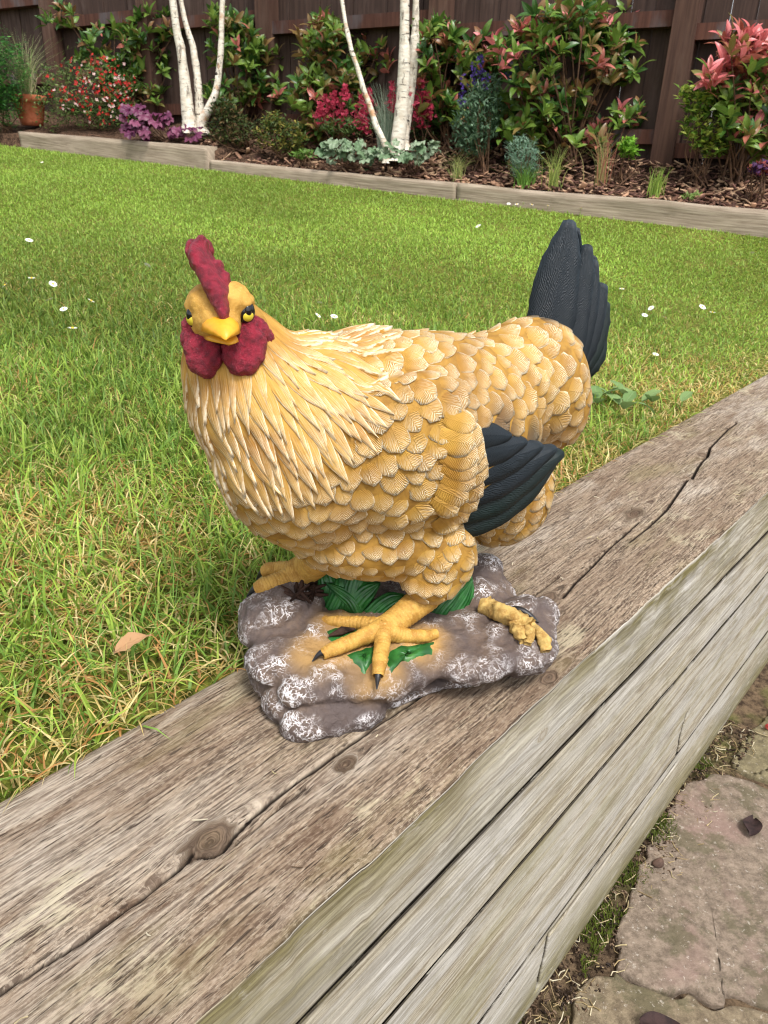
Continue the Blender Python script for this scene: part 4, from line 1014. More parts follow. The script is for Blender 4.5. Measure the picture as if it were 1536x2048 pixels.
# loose bark chips
def chips(n, seed):
    r = np.random.default_rng(seed); bag_v = []; T_ = []; C_ = []
    cols = np.array([srgb(*c) for c in ((92, 66, 54), (126, 96, 78), (70, 50, 42), (158, 124, 100), (110, 80, 70), (176, 146, 118))])
    px = np.concatenate([r.uniform(760, 1640, int(n * .7)), r.uniform(380, 900, n - int(n * .7))]); f = r.random(n) ** 1.3 * .95
    for i in range(n):
        p = bedpt(px[i], f[i], .012 + .015 * r.random()); a = r.random() * 6.28; L = .010 + .024 * r.random() ** 2; w = L * (.25 + .25 * r.random())
        d = np.array([math.cos(a), math.sin(a), .35 * r.normal()]); b = np.array([-math.sin(a), math.cos(a), .35 * r.normal()]); nn_ = np.cross(d, b)
        v = [p - d * L - b * w * .6, p + d * L - b * w, p + d * L * .8 + b * w, p - d * L + b * w * .8]; th = nn_ * (.003 + .003 * r.random())
        bag_v += v + [q - th for q in v]; c = cols[r.integers(0, 6)] * (.7 + .6 * r.random()); C_ += [c] * 8
    V = np.array(bag_v); base = np.arange(n)[:, None] * 8
    Q = np.concatenate([base + np.array(q) for q in ((0, 1, 2, 3), (7, 6, 5, 4), (0, 4, 5, 1), (1, 5, 6, 2), (2, 6, 7, 3), (3, 7, 4, 0))], 0)
    t = NT('bark_chip'); t.bsdf(t.attr('tint', True), .9, None, .15)
    obj('bark_chips', V, Q.astype(np.int32), t.m, None, False, None, {'tint': np.array(C_)}, kind='stuff', label='loose bark chips strewn over the planting bed', cat='bark chips')
chips(3200, 4)

# ---- fence
def mat_fence(name, a, b, c_, seed):
    t = NT(name); g = t.attr('grain', True); f = t.noise(t.vscale(g, (60, 2.5, 30)), 1.0, 5, .6); bl = t.noise(t.vscale(g, (7, 2.2, 9)), 1.0, 4, .6); rnd = t.n('ObjectInfo').outputs['Random']
    c = t.mix(t.ramp(f, .3, .7), srgb(*a), srgb(*b)); c = t.mix(t.math('MULTIPLY', t.ramp(bl, .48, .7), .6), c, srgb(*c_)); c = t.mix(t.math('MULTIPLY', rnd, .3), c, srgb(*a))
    t.bsdf(c, .8, t.bump(f, .4, .003), .25); return t.m
M_FEN = mat_fence('fence_board_stain', (56, 43, 38), (80, 62, 54), (102, 86, 79), 1); M_POST = mat_fence('fence_post_stain', (68, 48, 40), (94, 69, 57), (112, 90, 78), 2)
M_RAIL = mat_fence('fence_rail_stain', (70, 44, 36), (98, 64, 52), (104, 108, 112), 3)
fence = empty('garden_fence', FR, label='dark brown stained timber fence of vertical boards behind the bed', cat='fence')
def fbox(name, k0, k1, d0, d1, z0, z1, mat, parent=fence, seed=0.0, lean=0.0):
    """box on the fence line: k along it, d behind (+) or before (-) it"""
    c = []; G = []
    nz = 8
    for i in range(nz + 1):
        z = z0 + (z1 - z0) * i / nz
        for (k, d) in ((k0, d0), (k1, d0), (k1, d1), (k0, d1)):
            c.append(FR + FDIR * (k + lean * (z - z0)) + FN * d + ZU * (z - FR[2])); G.append((k + seed, z, d + seed))
    F = [tuple(map(int, q)) for q in grid_faces(nz + 1, 4, True)] + [(3, 2, 1, 0), tuple(range(nz * 4, nz * 4 + 4))]
    o = obj(name, np.array(c) - FR, F, mat, parent, False, None, {'grain': np.array(G)})
    bm = bmesh.new(); bm.from_mesh(o.data); bmesh.ops.recalc_face_normals(bm, faces=bm.faces); bm.to_mesh(o.data); bm.free(); return o
kmin, kmax = (on_fence(1760, 200) - FR) @ FDIR, (on_fence(-150, 200) - FR) @ FDIR + 2.6
k = kmin; i = 0
while k < kmax:
    zb = fence_z(k + .06); w = .122
    fbox('board', k, k + w, .035 + .006 * (i % 2), .050 + .006 * (i % 2), zb - .05, zb + 1.75, M_FEN, fence, i * 1.7); k += w + .003; i += 1
pk = [(on_fence(x, y) - FR) @ FDIR for x, y in ((1355, 160), (884, 70), (540, 110), (300, 50), (108, 60), (1700, 160))]
for j, q in enumerate(pk):
    zb = fence_z(q); w = .058 if j < 3 else .05; fbox('post', q - w, q + w, -.075, .030, zb - .1, zb + 1.8, M_POST, fence, j * 3.1)
zr = on_fence(1440, 57)[2] - fence_z((on_fence(1440, 57) - FR) @ FDIR); zr2 = on_fence(1288, 288)[2] - fence_z((on_fence(1288, 288) - FR) @ FDIR)
ks = sorted(pk + [kmin, kmax])
for a_, b_ in zip(ks[:-1], ks[1:]):
    for hgt in (zr, zr2):
        m = (a_ + b_) / 2; zz = [fence_z(a_ + .06) + hgt, fence_z(b_ - .06) + hgt]
        z = (zz[0] + zz[1]) / 2; fbox('rail', a_ + .058, b_ - .058, -.040, .032, z - .036, z + .036, M_RAIL, fence, hgt + m)

# ================================================================== plants
def leaf_data(name, L, W, mat, cup=.12, fold=.16, nu=7, seed=0, ruffle=0.0):
    """one leaf lying along +X from the origin, slightly folded and arched"""
    r = np.random.default_rng(seed); V = []; UV = []
    for i in range(nu):
        u = i / (nu - 1); w = W * .5 * math.sin(math.pi * min(1, u * .97 + .03) ** .85) ** .8 if 0 < u < 1 else W * .03
        for v in (-1, -.5, 0, .5, 1): V.append((L * u, v * w + ruffle * r.normal(), L * (cup * math.sin(u * 2.4) - .25 * cup * u) + fold * abs(v) * w + ruffle * r.normal())); UV.append((v * .5 + .5, u))
    return mesh_data(name, V, [tuple(map(int, q)) for q in grid_faces(nu, 5)], mat, True, UV)
def mat_leaf(name, a, b, vein=None, rough=.35, trans=.25, spec=.45):
    t = NT(name); rnd = t.n('ObjectInfo').outputs['Random']; uv = t.n('UVMap').outputs[0]; sep = t.n('SeparateXYZ', _0=uv)
    c = t.mix(rnd, srgb(*a), srgb(*b)); mid = t.ramp(t.math('ABSOLUTE', t.math('SUBTRACT', sep.outputs[0], .5)), .05, 0)
    c = t.mix(t.math('MULTIPLY', mid, .4), c, srgb(*(vein or (150, 160, 100)))); n = t.noise(t.obj(), 60, 3, .6); c = t.mix(t.math('MULTIPLY', t.ramp(n, .45, .7), .3), c, srgb(*b))
    t.leafy(c, rough, t.bump(t.math('ADD', mid, n), .25, .002), trans, spec); return t.m
def mat_tint(name, rough=.55, trans=.3, spec=.3):
    t = NT(name); t.leafy(t.attr('tint', True), rough, None, trans, spec); return t.m
M_TINT = mat_tint('soft_foliage'); M_PETAL = mat_tint('petal', .6, .35, .2)
M_STEM = mat_paint('shrub_stem', srgb(104, 78, 58), srgb(70, 52, 42), 40, .85, .2, .4)
PH = [mat_leaf('photinia_green', (84, 118, 44), (122, 146, 62)), mat_leaf('photinia_dark', (46, 84, 34), (70, 108, 42)), mat_leaf('photinia_bronze', (140, 92, 66), (120, 120, 60)), mat_leaf('photinia_pink', (196, 112, 104), (170, 104, 84), (224, 160, 146)), mat_leaf('photinia_red', (224, 134, 136), (206, 112, 112), (240, 186, 182))]
PHD = [[leaf_data('leaf', .072 + .012 * k, .027 + .003 * k, m, .10 + .06 * k, .25, 7, k) for k in range(3)] for m in PH]
def orient(d, upv, roll=0.0):
    d = Vector(d).normalized(); y = Vector(upv).cross(d)
    if y.length < 1e-4: y = Vector((0, 1, 0)).cross(d)
    y.normalize(); z = d.cross(y); m = Matrix((d, y, z)).transposed(); return (m @ Matrix.Rotation(roll, 3, 'X')).to_4x4()
def stems_mesh(base, tips, r0, seed, mat=M_STEM, parent=None, name='stems', loc=None):
    r = np.random.default_rng(seed); bag = Bag()
    for t in tips:
        t = np.asarray(t); m = base * .45 + t * .55 + np.array([r.normal() * .03, r.normal() * .03, -.02]); b0 = base + np.array([r.normal() * .03, r.normal() * .03, 0])
        C = spline([b0, m, t], 8); V, F = tube(C, np.linspace(r0, r0 * .35, 8), 6); bag.add(V - loc, F)
    return link(name, bag.data(name, mat), parent)
def photinia(label, base, clumps, seed, mixw, scale=1.0, dens=4.2):
    """clumps: (px, py, rx, ry, n, dY) ellipses in which leaf whorls sit; each leaf an object"""
    r = np.random.default_rng(seed); root = empty('photinia_shrub', base, label=label, cat='shrub', group='photinia shrubs along the fence'); tips = []; mats_ = []
    Yb = base[1]
    for (cx, cy, rx, ry, n, dY, red) in clumps:
        for q in range(int(n * dens)):
            a, rr = r.random() * 6.28, math.sqrt(r.random()); p = at_y(cx + rx * rr * math.cos(a), cy + ry * rr * math.sin(a), Yb + dY + r.normal() * .10); tips.append(p)
            ax = Vector((r.normal() * .45, r.normal() * .45 - .35, .8)).normalized(); nl = r.integers(6, 9); ph = r.random() * 6.28
            w = np.array(mixw, float); 
            if red is not None: w = w * (1 - red) + np.array([0, 0, .15, .45, .4]) * red
            w = w / w.sum(); kind0 = r.choice(5, p=w)
            for j in range(nl):
                kind = kind0 if r.random() < .7 else r.choice(5, p=w)
                t_ = ph + j * 2.4; el = .15 + .9 * (j / nl) + r.normal() * .12
                s1 = ax.orthogonal().normalized(); s2 = ax.cross(s1); d = (s1 * math.cos(t_) + s2 * math.sin(t_)) * math.cos(el) + ax * math.sin(el)
                dat = PHD[kind][r.integers(0, 3)]
                sc = scale * (.75 + .45 * r.random()) * (1.0 if j < nl - 2 else .7)
                mats_.append((dat, kind, Matrix.Translation(Vector(p - base) - ax * (.03 * (1 - j / nl))) @ orient(d, ax, r.normal() * .3) @ Matrix.Scale(sc, 4), p[1]))
    mats_.sort(key=lambda q: q[3])                     # the nearest leaves singly, the rest as one mass
    for (dat, kind, mm, _) in mats_[:290]:
        o = bpy.data.objects.new('leaf', dat); COL.objects.link(o); o.parent = root; o.matrix_local = mm
    if len(mats_) > 290:
        bag = Bag(); mi = []
        for (dat, kind, mm, _) in mats_[290:]:
            v = np.array([tuple(mm @ q.co) for q in dat.vertices]); f = [tuple(q.vertices) for q in dat.polygons]; bag.add(v, f, [(u_ % 5 / 4, u_ // 5 / 6) for u_ in range(len(v))]); mi += [kind] * len(f)
        me = bag.data('foliage', PH[0]); [me.materials.append(m_) for m_ in PH[1:]]; me.polygons.foreach_set('material_index', np.array(mi, np.int32)); link('foliage', me, root, kind='stuff')
    stems_mesh(base, tips[::5], .006, seed, M_STEM, root, 'stem', base); return root
G0 = (.42, .2, .3, .08, 0.0)
photinia('photinia shrub behind the red and white flowering bush', bedpt(250, .85), [(215, 120, 60, 70, 16, 0, None), (300, 90, 60, 80, 20, 0, None), (270, 190, 60, 30, 10, .0, None), (120, 35, 40, 20, 3, .05, None)], 1, (.45, .4, .13, .02, 0))
photinia('photinia shrub with no flowers at its foot between the two birches', bedpt(480, .8), [(470, 90, 50, 60, 14, 0, None), (530, 150, 40, 70, 12, 0, None), (460, 190, 50, 30, 8, 0, None), (430, 40, 20, 20, 3, 0, None)], 2, (.45, .3, .2, .05, 0))
photinia('photinia shrub with red astilbe plumes at its foot', bedpt(640, .75), [(640, 90, 50, 60, 14, 0, None), (620, 190, 40, 50, 14, 0, None), (690, 200, 40, 60, 14, -.05, None), (740, 130, 40, 60, 10, .05, None), (640, 260, 50, 30, 8, -.1, None)], 3, G0)
photinia('photinia shrub behind the purple salvia spikes', bedpt(900, .78), [(880, 90, 45, 50, 12, 0, None), (960, 130, 50, 60, 14, 0, .15), (870, 190, 40, 60, 12, 0, None), (960, 230, 60, 50, 14, 0, None)], 4, (.42, .2, .28, .1, 0))
photinia('tall photinia shrub with bare lower stems in front of the fence panel', bedpt(1150, .72), [(1050, 110, 60, 60, 14, 0, .2), (1130, 70, 80, 60, 20, 0, .08), (1230, 110, 60, 60, 16, 0, None), (1090, 200, 90, 50, 22, 0, None), (1070, 270, 80, 30, 12, 0, None), (1200, 30, 60, 25, 7, 0, .1), (1250, 230, 30, 30, 5, 0, .3), (1180, 270, 40, 25, 5, 0, .2)], 5, (.5, .22, .22, .06, 0), 1.0, 2.8)
photinia('photinia shrub with bright pink new leaves behind the variegated euonymus', bedpt(1500, .62), [(1490, 105, 50, 40, 14, 0, .95), (1530, 170, 40, 50, 10, 0, .5), (1440, 150, 30, 30, 6, 0, .7), (1480, 220, 50, 50, 16, 0, .05), (1530, 270, 40, 50, 10, 0, None), (1580, 120, 40, 60, 8, 0, .6)], 6, (.55, .25, .15, .05, 0), 1.1, 2.2)

# ---- leafy mounds made of many small leaves
def mound(name, label, cat, base, spots, n, L, W, cols, seed, group=None, upw=.6, stem=True, flat=.3, jitter=.04):
    """spots: (px, py, rx, ry) ellipses filled with small leaves at the plant's depth"""
    r = np.random.default_rng(seed); root = empty(name, base, label=label, cat=cat, group=group)
    ar = np.array([s[2] * s[3] for s in spots], float); ar /= ar.sum(); V = []; C = []; tips = []
    cols = np.array([srgb(*c) for c in cols])
    for i in range(n):
        cx, cy, rx, ry = spots[r.choice(len(spots), p=ar)][:4]; a = r.random() * 6.28; rr = math.sqrt(r.random()) * (.92 + .22 * math.sin(3 * a + seed) * math.sin(5 * a + cx) + .16 * abs(r.normal()) * (r.random() < .3))
        dep = (rx * .5) * .003 * r.normal() * math.sqrt(max(0.05, 1 - rr * rr))
        p = at_y(cx + rx * rr * math.cos(a), cy + ry * rr * math.sin(a), base[1] + dep)
        if i % max(1, n // 14) == 0: tips.append(p)
        d = np.array([r.normal(), r.normal() - .3, r.normal() * flat + upw]); d /= np.linalg.norm(d); b = np.cross(d, [r.normal() * .4, r.normal() * .4 - .4, 1]); b /= np.linalg.norm(b) + 1e-9; nn_ = np.cross(b, d)
        l, w = L * (.6 + .8 * r.random()), W * (.6 + .8 * r.random())
        V += [p, p + d * l * .45 - b * w * .5 + nn_ * w * .12, p + d * l * .45 + b * w * .5 + nn_ * w * .12, p + d * l - nn_ * l * .1, p + d * l * .5 - nn_ * w * .05]
        c = cols[r.integers(0, len(cols))] * (.7 + .55 * r.random()); C += [c] * 5
    V = np.array(V) - base; bi = np.arange(n)[:, None] * 5
    T_ = np.concatenate([bi + np.array(q) for q in ((0, 4, 1), (0, 2, 4), (1, 4, 3), (4, 2, 3))], 0)
    obj('foliage', V, T_.astype(np.int32), M_TINT, root, True, None, {'tint': np.array(C)})
    if stem: stems_mesh(base, tips, .004, seed, M_STEM, root, 'stem', base)
    return root
def blossoms(root, base, pts, size, cols, seed, name='flowers', petals=4):
    r = np.random.default_rng(seed); V = []; C = []; T_ = []; cols = np.array([srgb(*c) for c in cols])
    for p in pts:
        c = cols[r.integers(0, len(cols))]; ax = np.array([r.normal() * .5, -1 + r.normal() * .4, r.normal() * .5 + .3]); ax /= np.linalg.norm(ax); s1 = np.cross(ax, [.3, .2, 1]); s1 /= np.linalg.norm(s1); s2 = np.cross(ax, s1); ph = r.random() * 6
        for k in range(petals):
            a = ph + k * 6.283 / petals; d = s1 * math.cos(a) + s2 * math.sin(a); e = np.cross(ax, d); s = size * (.7 + .6 * r.random()); n0 = len(V)
            V += [p, p + d * s * .6 - e * s * .4 + ax * s * .2, p + d * s + ax * s * .35, p + d * s * .6 + e * s * .4 + ax * s * .2]; T_.append((n0, n0 + 1, n0 + 2, n0 + 3)); C += [c * (.8 + .4 * r.random())] * 4
    return obj(name, np.array(V) - base, np.array(T_, np.int32), M_PETAL, root, True, None, {'tint': np.array(C)}, kind='stuff')
def ell(cx, cy, rx, ry, n, Y, r, dep=.12):
    a, q = r.random(n) * 6.28, np.sqrt(r.random(n)); return [at_y(cx + rx * q[i] * math.cos(a[i]), cy + ry * q[i] * math.sin(a[i]), Y - dep * math.sqrt(1 - q[i] ** 2) + .04 * r.normal()) for i in range(n)]
def grass_tuft(name, label, base, px_spread, top, n, cols, seed, w=.0022, cat='grass tuft', group=None):
    r = np.random.default_rng(seed); root = empty(name, base, label=label, cat=cat, group=group); V = []; C = []; Q = []; cols = np.array([srgb(*c) for c in cols])
    for i in range(n):
        b = base + np.array([r.normal() * .02, r.normal() * .02, 0]); tx = r.normal() * px_spread * .003; tip = b + np.array([tx, r.normal() * px_spread * .002, top * (.6 + .5 * r.random())]); m = b * .5 + tip * .5 + np.array([-tx * .25, 0, top * .12])
        Cc = spline([b, m, tip], 6); n0 = len(V); sd_ = np.array([1, .3 * r.normal(), 0])
        for k in range(6): ww = w * (1 - k / 5 * .85); V += [Cc[k] - sd_ * ww, Cc[k] + sd_ * ww]
        Q += [(n0 + 2 * k, n0 + 2 * k + 1, n0 + 2 * k + 3, n0 + 2 * k + 2) for k in range(5)]; C += [cols[r.integers(0, len(cols))] * (.7 + .6 * r.random())] * 12
    obj('blades', np.array(V) - base, np.array(Q, np.int32), M_TINT, root, True, None, {'tint': np.array(C)}); return root
rr_ = np.random.default_rng(77)
# red and white salvia
b = bedpt(175, .38); GR = ((70, 96, 40), (96, 122, 56), (52, 76, 34), (120, 136, 80))
sal = mound('flowering_salvia', 'bush smothered in small red and white flowers beside the terracotta pot', 'flowering bush', b, [(175, 180, 100, 70), (225, 225, 55, 35), (115, 200, 50, 60), (200, 240, 70, 26)], 3600, .026, .010, GR, 31)
blossoms(sal, b, ell(180, 170, 95, 62, 150, b[1] - .05, rr_, .22) + ell(205, 195, 70, 55, 90, b[1] - .05, rr_, .25), .011, ((196, 44, 44), (206, 60, 56), (176, 34, 40), (190, 50, 50), (236, 200, 196)), 32)
# conifer at the left end
b = bedpt(0, .02); mound('dwarf_conifer', 'dense green dwarf conifer beyond the end of the edging', 'conifer', b, [(8, 150, 48, 80), (-40, 170, 60, 110), (12, 215, 34, 40)], 9000, .030, .007, ((56, 112, 46), (84, 142, 58), (40, 88, 38)), 33, upw=.3)
# terracotta pot with a wispy plant
def pot():
    c = bedpt(52, .30); root = empty('terracotta_pot', c, label='terracotta plant pot half hidden behind the conifer', cat='plant pot')
    t = NT('terracotta'); n = t.noise(t.obj(), 30, 4, .6); t.bsdf(t.mix(t.ramp(n, .3, .7), srgb(172, 92, 62), srgb(196, 120, 88)), .8, t.bump(n, .2, .003), .2)
    pr = [(.0, .0), (.075, .0), (.085, .03), (.108, .15), (.112, .155), (.126, .157), (.128, .20), (.115, .205), (.108, .19), (.10, .15)]; n_ = 28; V = []
    for (r_, z) in pr: V += [(r_ * math.cos(a), r_ * math.sin(a), z) for a in np.linspace(0, 2 * math.pi, n_, endpoint=False)]
    obj('pot_body', V, [tuple(map(int, q)) for q in grid_faces(len(pr), n_, True)], t.m, root)
    V = [(.104 * math.cos(a), .104 * math.sin(a), .175) for a in np.linspace(0, 2 * math.pi, n_, endpoint=False)]; obj('pot_soil', V, [tuple(range(n_))], M_SOIL, root)
    grass_tuft('potted_grass', 'wispy pale grass growing in the terracotta pot', c + ZU * .17, 55, .42, 120, ((150, 156, 110), (120, 140, 80), (176, 170, 130)), 35)
pot()
# purple heuchera and silver heucheras
def mat_heu(name, a, b, vein): return mat_leaf(name, a, b, vein, .45, .2, .35)
def round_leaf(name, D, mat, seed):
    r = np.random.default_rng(seed); V = [(0, 0, 0)]; n = 22
    for ring, f in ((1, .5), (2, 1.0)):
        for k in range(n):
            a = 2 * math.pi * k / n; q = D * .5 * f * (1 + .10 * math.cos(a * 5) * f + .05 * r.normal() * f) * (1 - .35 * math.exp(-((a - math.pi) / .35) ** 2)); V.append((q * math.cos(a) + D * .3, q * math.sin(a), D * (.10 * f * math.sin(a * 6 + seed) * f + .05 * r.normal() * f - .10 * f * f)))
    F = [(0, 1 + k, 1 + (k + 1) % n) for k in range(n)] + [(1 + k, 1 + n + k, 1 + n + (k + 1) % n, 1 + (k + 1) % n) for k in range(n)]
    uv = [(.5 + v[1] / D, .5 + v[0] / D) for v in V]; return mesh_data(name, V, F, mat, True, uv)
def heuchera(name, label, base, spots, n, D, mats, seed, group=None):
    r = np.random.default_rng(seed); root = empty(name, base, label=label, cat='plant', group=group); ds = [round_leaf('leaf', D, m, k + seed) for k in range(3) for m in mats]; tips = []
    for i in range(n):
        cx, cy, rx, ry = spots[r.integers(0, len(spots))]; a, q = r.random() * 6.28, math.sqrt(r.random()); p = at_y(cx + rx * q * math.cos(a), cy + ry * q * math.sin(a), base[1] - .10 * math.sqrt(1 - q * q) + .05 * r.normal())
        o = bpy.data.objects.new('leaf', ds[r.integers(0, len(ds))]); COL.objects.link(o); o.parent = root; tips.append(p)
        d = Vector((math.cos(a) + .3 * r.normal(), -.6 + .4 * r.normal(), -.35 + .3 * r.normal())); o.matrix_local = Matrix.Translation(Vector(p - base)) @ orient(d, (r.normal() * .3, -.55, .8), r.normal() * .3) @ Matrix.Scale(.7 + .5 * r.random(), 4)
    stems_mesh(base, tips[::2], .0025, seed, M_STEM, root, 'stem', base); return root
heuchera('heuchera', 'purple heuchera spilling over the raised end of the edging', bedpt(315, .16), [(290, 232, 40, 26), (330, 250, 50, 22), (275, 258, 22, 22), (370, 262, 28, 14)], 64, .075, [mat_heu('heuchera_purple', (104, 54, 78), (132, 72, 100), (84, 42, 62)), mat_heu('heuchera_plum', (92, 40, 72), (120, 58, 90), (70, 30, 54))], 41)
MS = [mat_heu('heuchera_silver', (122, 142, 112), (150, 166, 138), (78, 104, 72)), mat_heu('heuchera_jade', (92, 120, 84), (122, 144, 112), (64, 92, 62))]
heuchera('heuchera', 'silvery green heuchera spreading beside the slim slanting birch stem', bedpt(700, .12), [(700, 302, 55, 24), (735, 310, 35, 20), (670, 292, 30, 18)], 52, .060, MS, 42)
heuchera('heuchera', 'silvery green heuchera at the foot of the white double birch', bedpt(820, .12), [(820, 298, 45, 22), (795, 312, 28, 14), (850, 292, 22, 12)], 40, .058, MS, 43)
# low plants along the edging
mound('low_shrub', 'low dark leafy plant at the inner corner of the edging step', 'plant', bedpt(470, .30), [(465, 262, 50, 38), (450, 225, 30, 25)], 1500, .030, .012, ((60, 78, 36), (84, 96, 50), (96, 78, 48), (46, 62, 30)), 44)
mound('low_shrub', 'low bushy plant with yellowish shoots in front of the fence post', 'plant', bedpt(560, .25), [(560, 272, 48, 36), (545, 245, 25, 20), (590, 300, 20, 14)], 1500, .028, .011, ((74, 96, 42), (110, 118, 54), (58, 74, 36), (140, 130, 60)), 45)
mound('low_shrub', 'tiny green seedling clump beside the silvery heuchera', 'plant', bedpt(605, .06), [(605, 312, 20, 10)], 160, .03, .014, ((90, 124, 50), (110, 140, 70)), 46)
# 
mound('low_shrub', 'green fringe of low foliage under the white double birch', 'plant', bedpt(720, .5), [(700, 255, 60, 20), (850, 265, 40, 22)], 1000, .03, .012, ((60, 84, 40), (84, 104, 50)), 47)
# astilbe plumes
def astilbe(label, px, f, plumes, seed):
    b = bedpt(px, f); root = empty('astilbe', b, label=label, cat='plant', group='red astilbes'); r = np.random.default_rng(seed); pts = []; tips = []
    for (x, y0, y1, w) in plumes:
        for i in range(70):
            t = r.random(); pts.append(at_y(x + w * (1.2 - t) * r.normal() * .9, y1 + (y0 - y1) * t, b[1] + .03 * r.normal()))
        tips.append(at_y(x, (y0 + y1) / 2, b[1]))
    blossoms(root, b, pts, .012, ((168, 46, 72), (186, 70, 92), (146, 36, 58)), seed); stems_mesh(b, tips, .003, seed, M_STEM, root, 'stem', b)
astilbe('astilbe with crimson plumes in front of the photinia', 665, .42, [(650, 190, 250, 9), (668, 180, 240, 9), (685, 205, 262, 10), (640, 205, 235, 7), (690, 170, 200, 6)], 51)
astilbe('astilbe with crimson plumes beside the slim slanting birch stem', 735, .45, [(722, 190, 255, 9), (738, 178, 230, 8), (730, 225, 268, 8)], 52)
astilbe('astilbe with crimson plumes behind the white double birch', 830, .5, [(820, 165, 240, 11), (845, 155, 235, 10), (832, 190, 260, 11), (858, 180, 240, 7), (785, 165, 225, 8)], 53)
grass_tuft('ornamental_grass', 'fine silver blue grass tuft between the birches', bedpt(765, .4), 30, .38, 150, ((140, 160, 140), (120, 142, 118), (160, 170, 150)), 54, .0018)
grass_tuft('ornamental_grass', 'thin grass seedlings by the joint of the edging', bedpt(905, .08), 30, .16, 50, ((120, 140, 70), (150, 150, 90)), 56, .0016)
grass_tuft('ornamental_grass', 'upright straw coloured grass stems under the tall photinia', bedpt(1205, .22), 22, .28, 60, ((170, 110, 90), (150, 140, 90), (120, 130, 70)), 57, .0018)
grass_tuft('ornamental_grass', 'bright green grass clump at the foot of the grey artemisia', bedpt(1045, .06), 22, .13, 110, ((110, 150, 60), (90, 130, 50)), 58, .0018)
grass_tuft('ornamental_grass', 'wispy yellow green grass on the mulch beside the grey artemisia', bedpt(1105, .08), 22, .2, 50, ((150, 160, 80), (120, 140, 70)), 59, .0016)
grass_tuft('ornamental_grass', 'small fresh weed sprouting alone from the bare mulch', bedpt(1318, .10), 14, .14, 60, ((120, 150, 60), (140, 160, 70)), 60, .002)
# purple salvia and artemisia
b = bedpt(958, .3); sv = mound('purple_salvia', 'grey green salvia with upright dark purple flower spikes', 'plant', b, [(955, 240, 50, 65), (945, 285, 40, 30), (975, 190, 30, 40)], 2400, .030, .010, ((84, 112, 84), (104, 132, 104), (66, 94, 66)), 61, upw=.9)
pts = []
for (x, y0, y1) in ((925, 150, 215), (948, 115, 175), (960, 110, 150), (970, 140, 180), (1022, 120, 165)):
    pts += [at_y(x + 4 * rr_.normal(), y0 + (y1 - y0) * rr_.random(), b[1] - .03 + .01 * rr_.normal()) for _ in range(26)]
blossoms(sv, b, pts, .008, ((62, 40, 112), (80, 54, 136), (48, 32, 90)), 62)
mound('artemisia', 'small feathery blue grey artemisia close to the edging', 'plant', bedpt(1047, .12), [(1047, 315, 36, 38), (1050, 345, 26, 18)], 1900, .022, .004, ((110, 142, 120), (134, 160, 136), (90, 124, 98)), 63, upw=.9)
mound('low_shrub', 'bright lime leafed seedling at the base of the tall photinia', 'plant', bedpt(1255, .35), [(1255, 298, 20, 20)], 220, .030, .018, ((110, 160, 50), (130, 176, 60)), 64)
mound('euonymus', 'variegated yellow and green euonymus beside the bare fence post', 'shrub', bedpt(1410, .45), [(1410, 250, 45, 60), (1400, 200, 30, 30), (1430, 295, 35, 25), (1370, 195, 12, 20)], 900, .040, .020, ((150, 170, 70), (178, 186, 90), (106, 140, 50), (92, 124, 48)), 65)
mound('low_shrub', 'dark purple leafy plant at the foot of the pink leaved photinia', 'plant', bedpt(1525, .12), [(1525, 340, 24, 16)], 300, .03, .018, ((70, 46, 80), (90, 58, 96), (150, 76, 70)), 66)
mound('low_shrub', 'sprig of pale weeds on the mulch near the edging', 'plant', bedpt(1370, .06), [(1385, 395, 24, 8)], 120, .02, .01, ((104, 130, 60), (124, 144, 80)), 67)
# ---- birches
def mat_birch(name, warm):
    t = NT(name); o = t.n('NewGeometry').outputs['Position']; n = t.noise(t.vscale(o, (22, 22, 70)), 1.0, 4, .65); l = t.noise(t.vscale(o, (9, 9, 95)), 1.0, 3, .6); b = t.noise(o, 16, 3, .6)
    c = t.mix(t.ramp(n, .35, .7), srgb(228, 222, 208), srgb(196, 184, 166)); c = t.mix(t.math('MULTIPLY', t.ramp(b, .5, .72), warm), c, srgb(186, 140, 100))
    c = t.mix(t.ramp(l, .62, .68), c, srgb(46, 36, 30)); c = t.mix(t.math('MULTIPLY', t.ramp(t.noise(t.vscale(o, (30, 30, 12)), 1.0, 4, .7), .56, .64), .75), c, srgb(74, 60, 50)); c = t.mix(t.ramp(t.noise(t.vscale(o, (13, 13, 30)), 1.0, 2, .5), .68, .72), c, srgb(40, 32, 28))
    t.bsdf(c, .7, t.bump(n, .3, .003), .3); return t.m
MB1, MB2 = mat_birch('white_birch_bark', .25), mat_birch('tan_birch_bark', .95)
